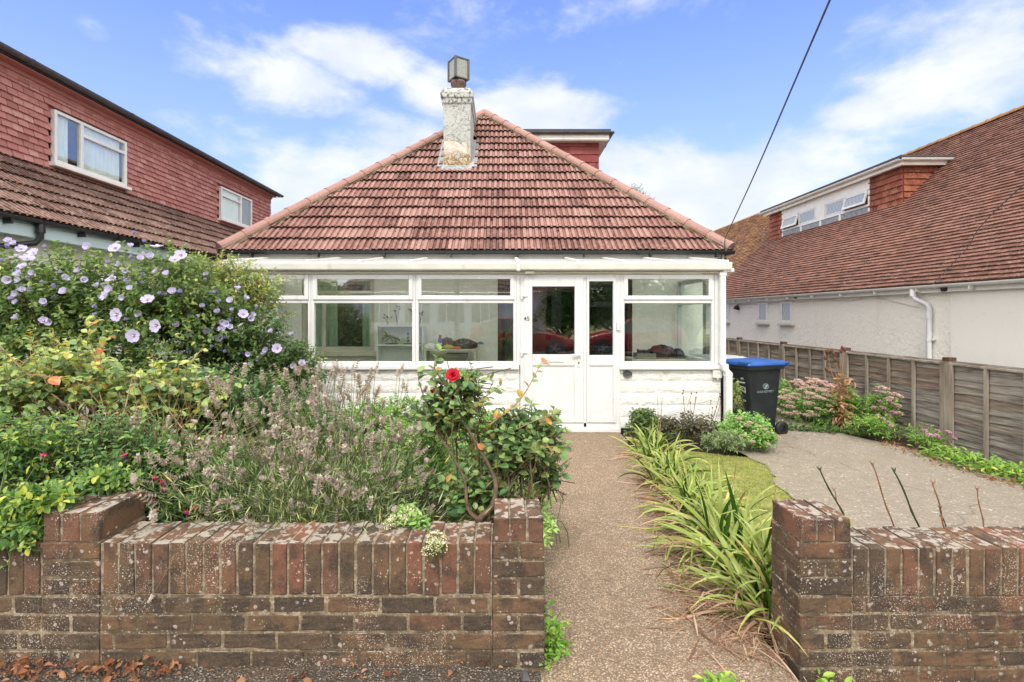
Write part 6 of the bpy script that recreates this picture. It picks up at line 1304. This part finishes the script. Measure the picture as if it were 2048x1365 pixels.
shrub('green_groundcover', 'low blue green plant at the foot of the porch post', 'plant', (2.6, 5.9, g_(2.6, 5.9)), [((2.55, 5.85, 0), (.28, .2, .16))], 260, LEAFN, .05, 8, M['l_lav'], M['greenstem'], 39, stems=4, srad=.003, tw=(.04, .1), twr=.001, tintb=-.25)
shrub('clipped_shrub', 'rounded dark green shrub where the lilies meet the porch step', 'shrub', (1.72, 6.2, g_(1.7, 6.2)), [((1.72, 6.2, .12), (.22, .25, .26))], 330, LEAFS, .045, 7, M['l_hib'], M['bark'], 41, stems=5, srad=.005, tw=(.04, .12))
# asters and weeds along the fence
small_plant('aster_plant', 'lilac pink asters sprawling on the drive edge by the fence', 'aster', (5.05, 6.6, g_(5, 6.6)), [((4.95, 6.75, .0), (.3, .35, .2)), ((5.15, 6.2, -.02), (.22, .35, .16)), ((5.25, 7.1, .1), (.2, .3, .3))], 420, LEAFN, .06, M['l_weed'], 42, 34, LH, tintb=.05, hs=(.9, 1.4))
small_plant('sedum_plant', 'faded dusky pink sedum beside the dried teasel', 'sedum', (5.25, 7.5, g_(5, 7.5)), [((5.15, 7.55, .12), (.26, .3, .32)), ((5.35, 7.1, .12), (.16, .3, .36))], 300, LEAFS, .05, M['l_weed'], 43, 16, SH, 'sedum plants', tintb=-.05, hs=(1.1, 1.5))
tz = thing('dead_teasel', 'tall dried brown teasel with spiky heads in front of the fence', 'teasel', (4.98, 7.4, g_(5, 7.4)))
mb = MB(); base = np.array((4.98, 7.4, g_(5, 7.4))); heads = [P(1655, 703, 7.4), P(1663, 702, 7.42), P(1667, 708, 7.38), P(1651, 716, 7.4), P(1684, 696, 7.45), P(1682, 703, 7.4), P(1689, 700, 7.42), P(1670, 720, 7.35), P(1653, 740, 7.4)]
for hd in heads:
    f = random.uniform(.25, .6); j = base+np.array((random.uniform(-.03, .03), 0, .25+f*.5)); mb.tube(curve([base, j, (j+hd)/2+np.array((random.uniform(-.03, .03), 0, 0)), hd], 10), np.linspace(.006, .002, 10), 5)
mb.build('stems', M['l_tan'], tz)
def teas(mb): mb.lathe((0, 0, 0), [(.001, -.03), (.014, -.022), (.019, 0), (.015, .02), (.001, .032)], 10); a = rng.normal(0, 1, (70, 3)); d = unit(a); mb.scatter(tet if False else leaf_tpl(.15, .02, 0, 1), d*np.array((.015, .015, .026)), frames(d, np.tile((.1, 0, 1.), (70, 1))), np.full(70, .012), .4)
TS = fl_mesh('teasel_head', [M['seed']], teas)
for hd in heads: inst(TS, 'seed_head', tz, hd, np.array(Matrix.Rotation(random.uniform(-.3, .3), 3, 'Y')), random.uniform(.95, 1.3))
n = 170; p = base+np.stack([rng.normal(0, .05, n), rng.normal(0, .05, n), rng.uniform(.05, .85, n)], 1); p[:, 0] += rng.normal(0, .05, n)*(1-(p[:, 2]-base[2])); d = unit(np.stack([rng.normal(0, 1, n), rng.normal(0, 1, n), rng.uniform(-1.2, .3, n)], 1)); mb = MB(); mb.scatter(leaf_tpl(.3, .12, .5, 3), p, frames(d, unit(rng.normal(0, 1, (n, 3))+np.array((0, 0, .6)))), rng.uniform(.05, .13, n), rng.random(n)); mb.build('dead_leaves', M['l_tan'], tz)
def weedstrip(name, lab, pts, n, w_, h_, tpl, leaf, mat, seed, tintb=0):
    r_ = np.random.default_rng(seed); c = curve(pts, 40); i = r_.integers(0, 40, n); p = c[i]+np.stack([r_.normal(0, w_, n), r_.normal(0, w_, n), np.zeros(n)], 1); p[:, 2] = gz(p[:, 0], p[:, 1])+r_.random(n)**1.5*h_
    d = unit(np.stack([r_.normal(0, 1, n), r_.normal(-.2, 1, n), r_.uniform(.0, 1.1, n)], 1)); mb = MB(); mb.scatter(tpl, p, frames(d, unit(np.array((0, -.2, 1))+r_.normal(0, .3, (n, 3)))), leaf*r_.uniform(.5, 1.2, n), np.clip(.5+tintb+r_.normal(0, .2, n), 0, 1))
    o = mb.build(name, mat); o['kind'] = 'stuff'; o['label'] = lab; o['category'] = 'weeds'; return o
weedstrip('weeds', 'green weeds along the foot of the fence nearest the road', [(5.05, 5.9, 0), (5.0, 5.4, 0), (5.1, 4.9, 0), (5.05, 4.5, 0), (5.25, 4.2, 0)], 1500, .10, .14, LEAFM, .065, M['l_weed'], 51, .05)
weedstrip('weeds', 'strappy weeds at the back edge of the concrete drive', [(3.9, 7.4, 0), (4.3, 7.3, 0), (4.7, 7.15, 0), (5.0, 6.9, 0)], 420, .06, .07, LEAFN, .11, M['l_lily'], 52, -.15)
weedstrip('weeds', 'dry straw and leaves at the right edge of the drive', [(5.0, 6.5, 0), (4.85, 5.6, 0), (4.9, 4.6, 0), (5.0, 3.9, 0)], 420, .08, .015, LEAFN, .07, M['l_dead'], 53)
weedstrip('weeds', 'leafy weeds growing up the path side of the left brick pier', [(.20, 2.16, 0), (.23, 2.2, 0), (.24, 2.28, 0)], 230, .025, .17, LEAF, .034, M['l_weed'], 54, .05)
weedstrip('weeds', 'small weeds in the crack along the left pier', [(.19, 2.1, 0), (.19, 2.5, 0), (.20, 2.9, 0), (.20, 3.2, 0)], 200, .012, .05, LEAF, .026, M['l_weed'], 55)
weedstrip('weeds', 'small weeds on the path threshold at the bottom of the picture', [(.80, 1.98, 0), (.9, 1.99, 0)], 60, .025, .05, LEAFM, .05, M['l_weed'], 56, .1)
weedstrip('weeds', 'small weed against the foot of the right pier', [(1.30, 2.03, 0), (1.34, 2.04, 0)], 46, .02, .07, LEAFM, .045, M['l_weed'], 57, .1)
weedstrip('weeds', 'tuft of weeds against the white door step', [(.66, 6.72, 0), (.84, 6.72, 0)], 160, .04, .07, LEAFS, .035, M['l_weed'], 58, .05)
weedstrip('weeds', 'weeds along the far drive beside the fence', [(4.2, 9, 0), (4.9, 10, 0), (5.2, 12, 0)], 500, .15, .25, LEAFM, .08, M['l_weed'], 59)
# strap leaved lilies
def straps(mb, base, n, Lr, w_, seed, el=(35, 85), droop=1.0, tb=0, azr=(0, 360), K=9, spread=.04, tv=.2):
    r_ = np.random.default_rng(seed)
    for _ in range(n):
        az_ = R(r_.uniform(*azr)); e0 = R(r_.uniform(*el)); L = r_.uniform(*Lr); W = w_*r_.uniform(.7, 1.2); t_ = np.clip(.40+tb+r_.normal(0, tv*1.3), 0, 1); tipb = .25 if r_.random() < .6 else .8; p = np.array(base)+np.array((r_.normal(0, spread), r_.normal(0, spread), 0)); hd = np.array((math.cos(az_), math.sin(az_), 0)); sd_ = np.array((-math.sin(az_), math.cos(az_), 0))
        e = e0; V = []; dr = R(r_.uniform(25, 140))*droop; tw_ = r_.normal(0, .9); cb = r_.normal(0, .07); kink = r_.random() < .2; kk = r_.integers(4, 7)
        for k in range(K+1):
            f = k/K; ww = W*(min(1, .55+f*2.2) if f < .2 else 1)*(1-max(0, (f-.55)/.45)**1.6)*.5+.0006; dirv = hd*math.cos(e)+np.array((0, 0, math.sin(e))); nn_ = np.cross(sd_, dirv); s2 = sd_*math.cos(tw_*f)+nn_*math.sin(tw_*f)
            V += [p-s2*ww+nn_*ww*.35, p, p+s2*ww+nn_*ww*.35]; p = p+dirv*L/K; hd = hd+sd_*cb; hd = hd/np.linalg.norm(hd); sd_ = np.array((-hd[1], hd[0], 0)); e -= dr/K*(.25+1.5*f)
            if kink and k == kk: e -= R(70)
            gl = float(gz(p[0], p[1]))+.012
            if p[2] < gl: p[2] = gl; e = max(e, 0)
        F = []
        for k in range(K): a = 3*k; F += [(a, a+1, a+4, a+3), (a+1, a+2, a+5, a+4)]
        tt = [min(1, t_+tipb*max(0, (k//2-K*.6)/(K*.4))) for k in range(2*K)]; mb.add(V, F, tt, 0, True)
cl = [(1.36, 2.52), (1.40, 2.80), (1.38, 3.10), (1.46, 3.42), (1.44, 3.78), (1.52, 4.15), (1.50, 4.55), (1.60, 4.95), (1.62, 5.40), (1.78, 5.85)]
labs = ['biggest strap leaved lily clump against the right brick pier', 'second lily clump from the right brick pier', 'third lily clump from the right brick pier', 'fourth lily clump from the brick pier, beside the lawn', 'fifth lily clump from the brick pier, midway along the path', 'sixth lily clump from the brick pier', 'fourth lily clump from the porch end of the row', 'third lily clump from the porch end of the row', 'second lily clump from the porch end of the row', 'upright lily clump nearest the porch wall']
for i, (x, y) in enumerate(cl):
    b = (x, y, g_(x, y)); t = thing('lily_clump', labs[i], 'lily', b, 'lily clumps along the path')
    mb = MB(); straps(mb, b, 56 if i < 7 else 50, (.34, .66) if i < 3 else (.27, .50), .023, 100+i, tb=-.08 if i < 9 else -.15, el=(20, 88), spread=.06); straps(mb, b, 22, (.34, .66) if i < 4 else (.25, .45), .016, 200+i, el=(0, 55), tb=.24, azr=(60, 310), spread=.06); mb.build('leaves', M['l_lily'], t)
    mb = MB(); straps(mb, b, 80 if i < 4 else 34, (.22, .52), .013, 300+i, el=(-5, 45), tb=.1, azr=(90, 300), tv=.35, droop=1.3, spread=.06); mb.build('dead_leaves', M['straw'], t)
    if i in (1, 3, 5, 8, 9):
        mb = MB(); e = np.array(b)+np.array((random.uniform(-.1, .12), random.uniform(-.05, .05), random.uniform(.5, .7))); mb.tube(curve([b, (np.array(b)+e)/2+np.array((.02, 0, 0)), e], 8), np.linspace(.0045, .003, 8), 5); mb.build('flower_stalk', M['twig'], t)
# straw litter on the path edge
n = 1500; yy = rng.uniform(2.2, 4.7, n); k = rng.random(n)**2; xx = 1.26-.42*k*np.clip((4.9-yy)/2.2, .2, 1)+.05*(yy-2.2); p = np.stack([xx, yy, gz(xx, yy)+.012+rng.random(n)*.02], 1); a = rng.uniform(0, 6.28, n); d = np.stack([np.cos(a), np.sin(a), rng.normal(0, .08, n)], 1)
mb = MB(); mb.scatter(leaf_tpl(.045, .004, .08, 3), p, frames(d, np.tile((0, 0, 1.), (n, 1))), rng.uniform(.05, .22, n), rng.random(n)); stuff('straw_litter', mb, M['straw'], 'dead brown lily leaves strewn along the right edge of the path', 'dead leaves')
# lawn
n = 20000; yy = rng.uniform(2.4, 5.75, n); xx = rng.uniform(1.45, 2.95, n); l_, r_ = drv(yy); okk = (xx < l_+.015+rng.normal(0, .02, n)); xx, yy = xx[okk], yy[okk]; n = len(xx)
mb = MB(); p = np.stack([xx, yy, gz(xx, yy)-.010], 1); d = unit(np.stack([rng.normal(0, .55, n), rng.normal(0, .55, n), np.full(n, .8)], 1)); pat = .5+.22*np.sin(xx*5+yy*3)*np.sin(yy*4.3); mb.scatter(leaf_tpl(.10, .02, .25, 1), p, frames(d, unit(rng.normal(0, 1, (n, 3)))), rng.uniform(.022, .05, n), np.clip(pat+rng.normal(0, .2, n), 0, 1)); stuff('lawn_grass', mb, M['grass'], 'short yellowing grass between the lilies and the concrete drive', 'grass')
sheet('lawn', lambda Y: (Y*0+1.45, drv(Y)[0]+.14), 0, 1, 2.34, 5.8, 8, 150, -.004, M['lawnbase'], .003)
# bare pruned stems behind the right wall
labs = ['dark green bare stem with forked tip just right of the pier', 'thin brown stem next to the forked green stem', 'tallest tan bare stem behind the right wall', 'dark green bare stem right of the tallest tan one', 'reddish bare stem with a budded tip, third from the right', 'green stump stem behind the reddish budded one', 'rightmost thin tan bare stem behind the wall']
for i, (a, b, m_, r0) in enumerate((((1712, 1082), (1638, 938), 'greenstemd', .0042), ((1690, 1040), (1668, 980), 'twigr', .0028), ((1796, 1082), (1744, 928), 'twigr', .0036), ((1850, 1082), (1787, 940), 'greenstemd', .0045), ((1896, 1085), (1866, 966), 'twigr', .0036), ((1902, 1085), (1880, 1016), 'greenstemd', .003), ((1972, 1085), (1954, 978), 'twigr', .003))):
    if 'twigr' not in M: M['twigr'] = plain('reddish brown twig', (.26, .12, .065), .7, .35, 40); M['greenstemd'] = plain('dark green twig', (.045, .06, .022), .5, .35, 40)
    Yb = 2.62; A_ = P(*a, Yb); B_ = P(*b, Yb); d = B_-A_; g0 = A_-d*((A_[2]+.08)/max(.05, d[2])); pts = [g0, A_, A_+d*.5+np.array((random.uniform(-.006, .006), 0, 0)), B_]; t = thing('bare_stem', labs[i], 'stem', g0, 'bare stems behind the right wall')
    mb = MB(); c = curve(pts, 16); c = c+np.stack([.004*np.sin(np.arange(16)*.9+i), np.zeros(16), np.zeros(16)], 1); rad = np.linspace(r0*1.25, r0*.8, 16); rad[9] *= 1.35; rad[12] *= 1.3; mb.tube(c, rad, 7); mb.build('stem', M[m_], t)
    mb = MB(); mb.tube([B_-d*.02, B_+np.array((-.012, 0, .014))], [r0*.9, r0*.4], 5); mb.tube([B_-d*.03, B_+np.array((.012, 0, .012))], [r0*.9, r0*.4], 5); mb.lathe(B_, [(.001, -r0*1.6), (r0*1.5, 0), (.001, r0*1.6)], 7)
    if i in (4,): mb.tube([A_+d*.42, A_+d*.42+np.array((-.012, 0, .012))], [r0, r0*.8], 6)
    mb.build('bud', M[m_], t)
mb = MB(); b = (1.62, 2.55, .2); straps(mb, (1.62, 2.5, g_(1.6, 2.5)), 16, (.5, .66), .022, 401, el=(55, 80), tb=-.02, azr=(-40, 60)); t = thing('lily_clump', 'arching lily leaves showing behind the right pier', 'lily', (1.62, 2.5, g_(1.6, 2.5)), 'lily clumps along the path'); mb.build('leaves', M['l_lily'], t)
# dead leaves on the pavement
r_ = np.random.default_rng(9); mb = MB()
for (cx, n, sx) in ((-1.93, 60, .07), (-1.72, 16, .1), (-1.55, 46, .08), (-1.40, 16, .06), (-.55, 9, .12), (-.2, 7, .15), (-1.0, 10, .3)):
    px = cx+r_.normal(0, sx, n); py = np.clip(2.03+r_.normal(0, .03, n), 1.9, 2.075); p = np.stack([px, py, gz(px, py)+.006+r_.random(n)*(.03 if n > 20 else .008)], 1); d = unit(np.stack([r_.normal(0, 1, n), r_.normal(0, 1, n), r_.normal(.1, .35, n)], 1)); mb.scatter(leaf_tpl(.55, .2, .25, 3), p, frames(d, unit(np.array((0, 0, 1))+r_.normal(0, .6, (n, 3)))), r_.uniform(.018, .042, n), r_.random(n))
stuff('fallen_leaves', mb, M['l_dead'], 'curled red brown dead leaves against the foot of the left wall', 'dead leaves')
mb = MB(); n = 260; px = r_.uniform(-2.1, .16, n); py = r_.uniform(1.9, 2.08, n); p = np.stack([px, py, gz(px, py)+.0], 1); st_ = (np.array([(-1, -1, -.3), (1, -1, -.3), (1.1, .9, -.3), (-.9, 1, -.3), (-.6, -.5, .6), (.6, -.6, .5), (.5, .6, .6), (-.6, .5, .5)])*.5, [np.array([(0, 1, 5, 4), (1, 2, 6, 5), (2, 3, 7, 6), (3, 0, 4, 7), (4, 5, 6, 7)])])
mb.scatter(st_, p, frames(r_.normal(0, 1, (n, 3))*np.array((1, 1, .2)), np.tile((0, 0, 1.), (n, 1))), r_.uniform(.002, .009, n), r_.random(n)); stuff('grit', mb, plain('mixed grit stones', (.28, .25, .21), .85, .5, 60, bump=.3), 'small loose stones on the pavement below the wall', 'grit')
mb = MB(); mb.scatter(st_, np.array([(.09, 2.035, .03)]), frames(np.array([(1., .2, 0)]), np.array([(0, 0, 1.)])), np.array([(.055, .035, .04)]), .5); tag(mb.build('stone', plain('dark flint', (.07, .07, .075), .7, .4, 30, bump=.6), bevel=.006), 'dark grey stone at the foot of the left pier', 'stone')
# tree behind the house, and background greenery
def tree(lab, base, ells, n, seed, leaf=.09):
    t, tip, out = shrub('tree', lab, 'tree', base, ells, n, LEAFS, leaf, 7, M['l_hib'], M['bark'], seed, 'trees behind the houses', tw=(.3, .7), stems=24, srad=.10, twr=.006, shell=.6)
    mb = MB(); b = np.array(base); mb.tube(curve([b, b+(0.05, 0, 1.5), np.array(ells[0][0])-(0, 0, .3)], 12), np.linspace(.2, .07, 12), 9); mb.build('trunk', M['bark'], t)
tree('small dark tree top showing behind the right hip of the pink roof', (6.6, 24, -.2), [((6.6, 24, 5.9), (1.1, 1.1, 1.5)), ((6.3, 24, 7.0), (.7, .7, .8))], 600, 71)
tree('tree standing behind the left house', (-16, 32, -.2), [((-16, 32, 4), (2.5, 2.5, 2))], 600, 72, .16)

# trees and hedge over the road, only seen as reflections in the door glass
for q, (x, y, s) in enumerate(((3.6, -15.5, 1.0), (7.2, -16, 1.15), (11.5, -17, 1.2))):
    tree(['dark tree over the road behind the red cars', 'broad tree over the road behind the left facing red car', 'tree over the road at the far right end'][q], (x, y, -.1), [((x, y, 1.6*s), (2.3*s, 1.4, 2.3*s)), ((x+.5, y, 3.6*s), (1.8*s, 1.3, 1.9*s)), ((x-.6, y, 1.2), (2.2*s, 1.2, 1.6*s))], 2600, 80+q, .26)
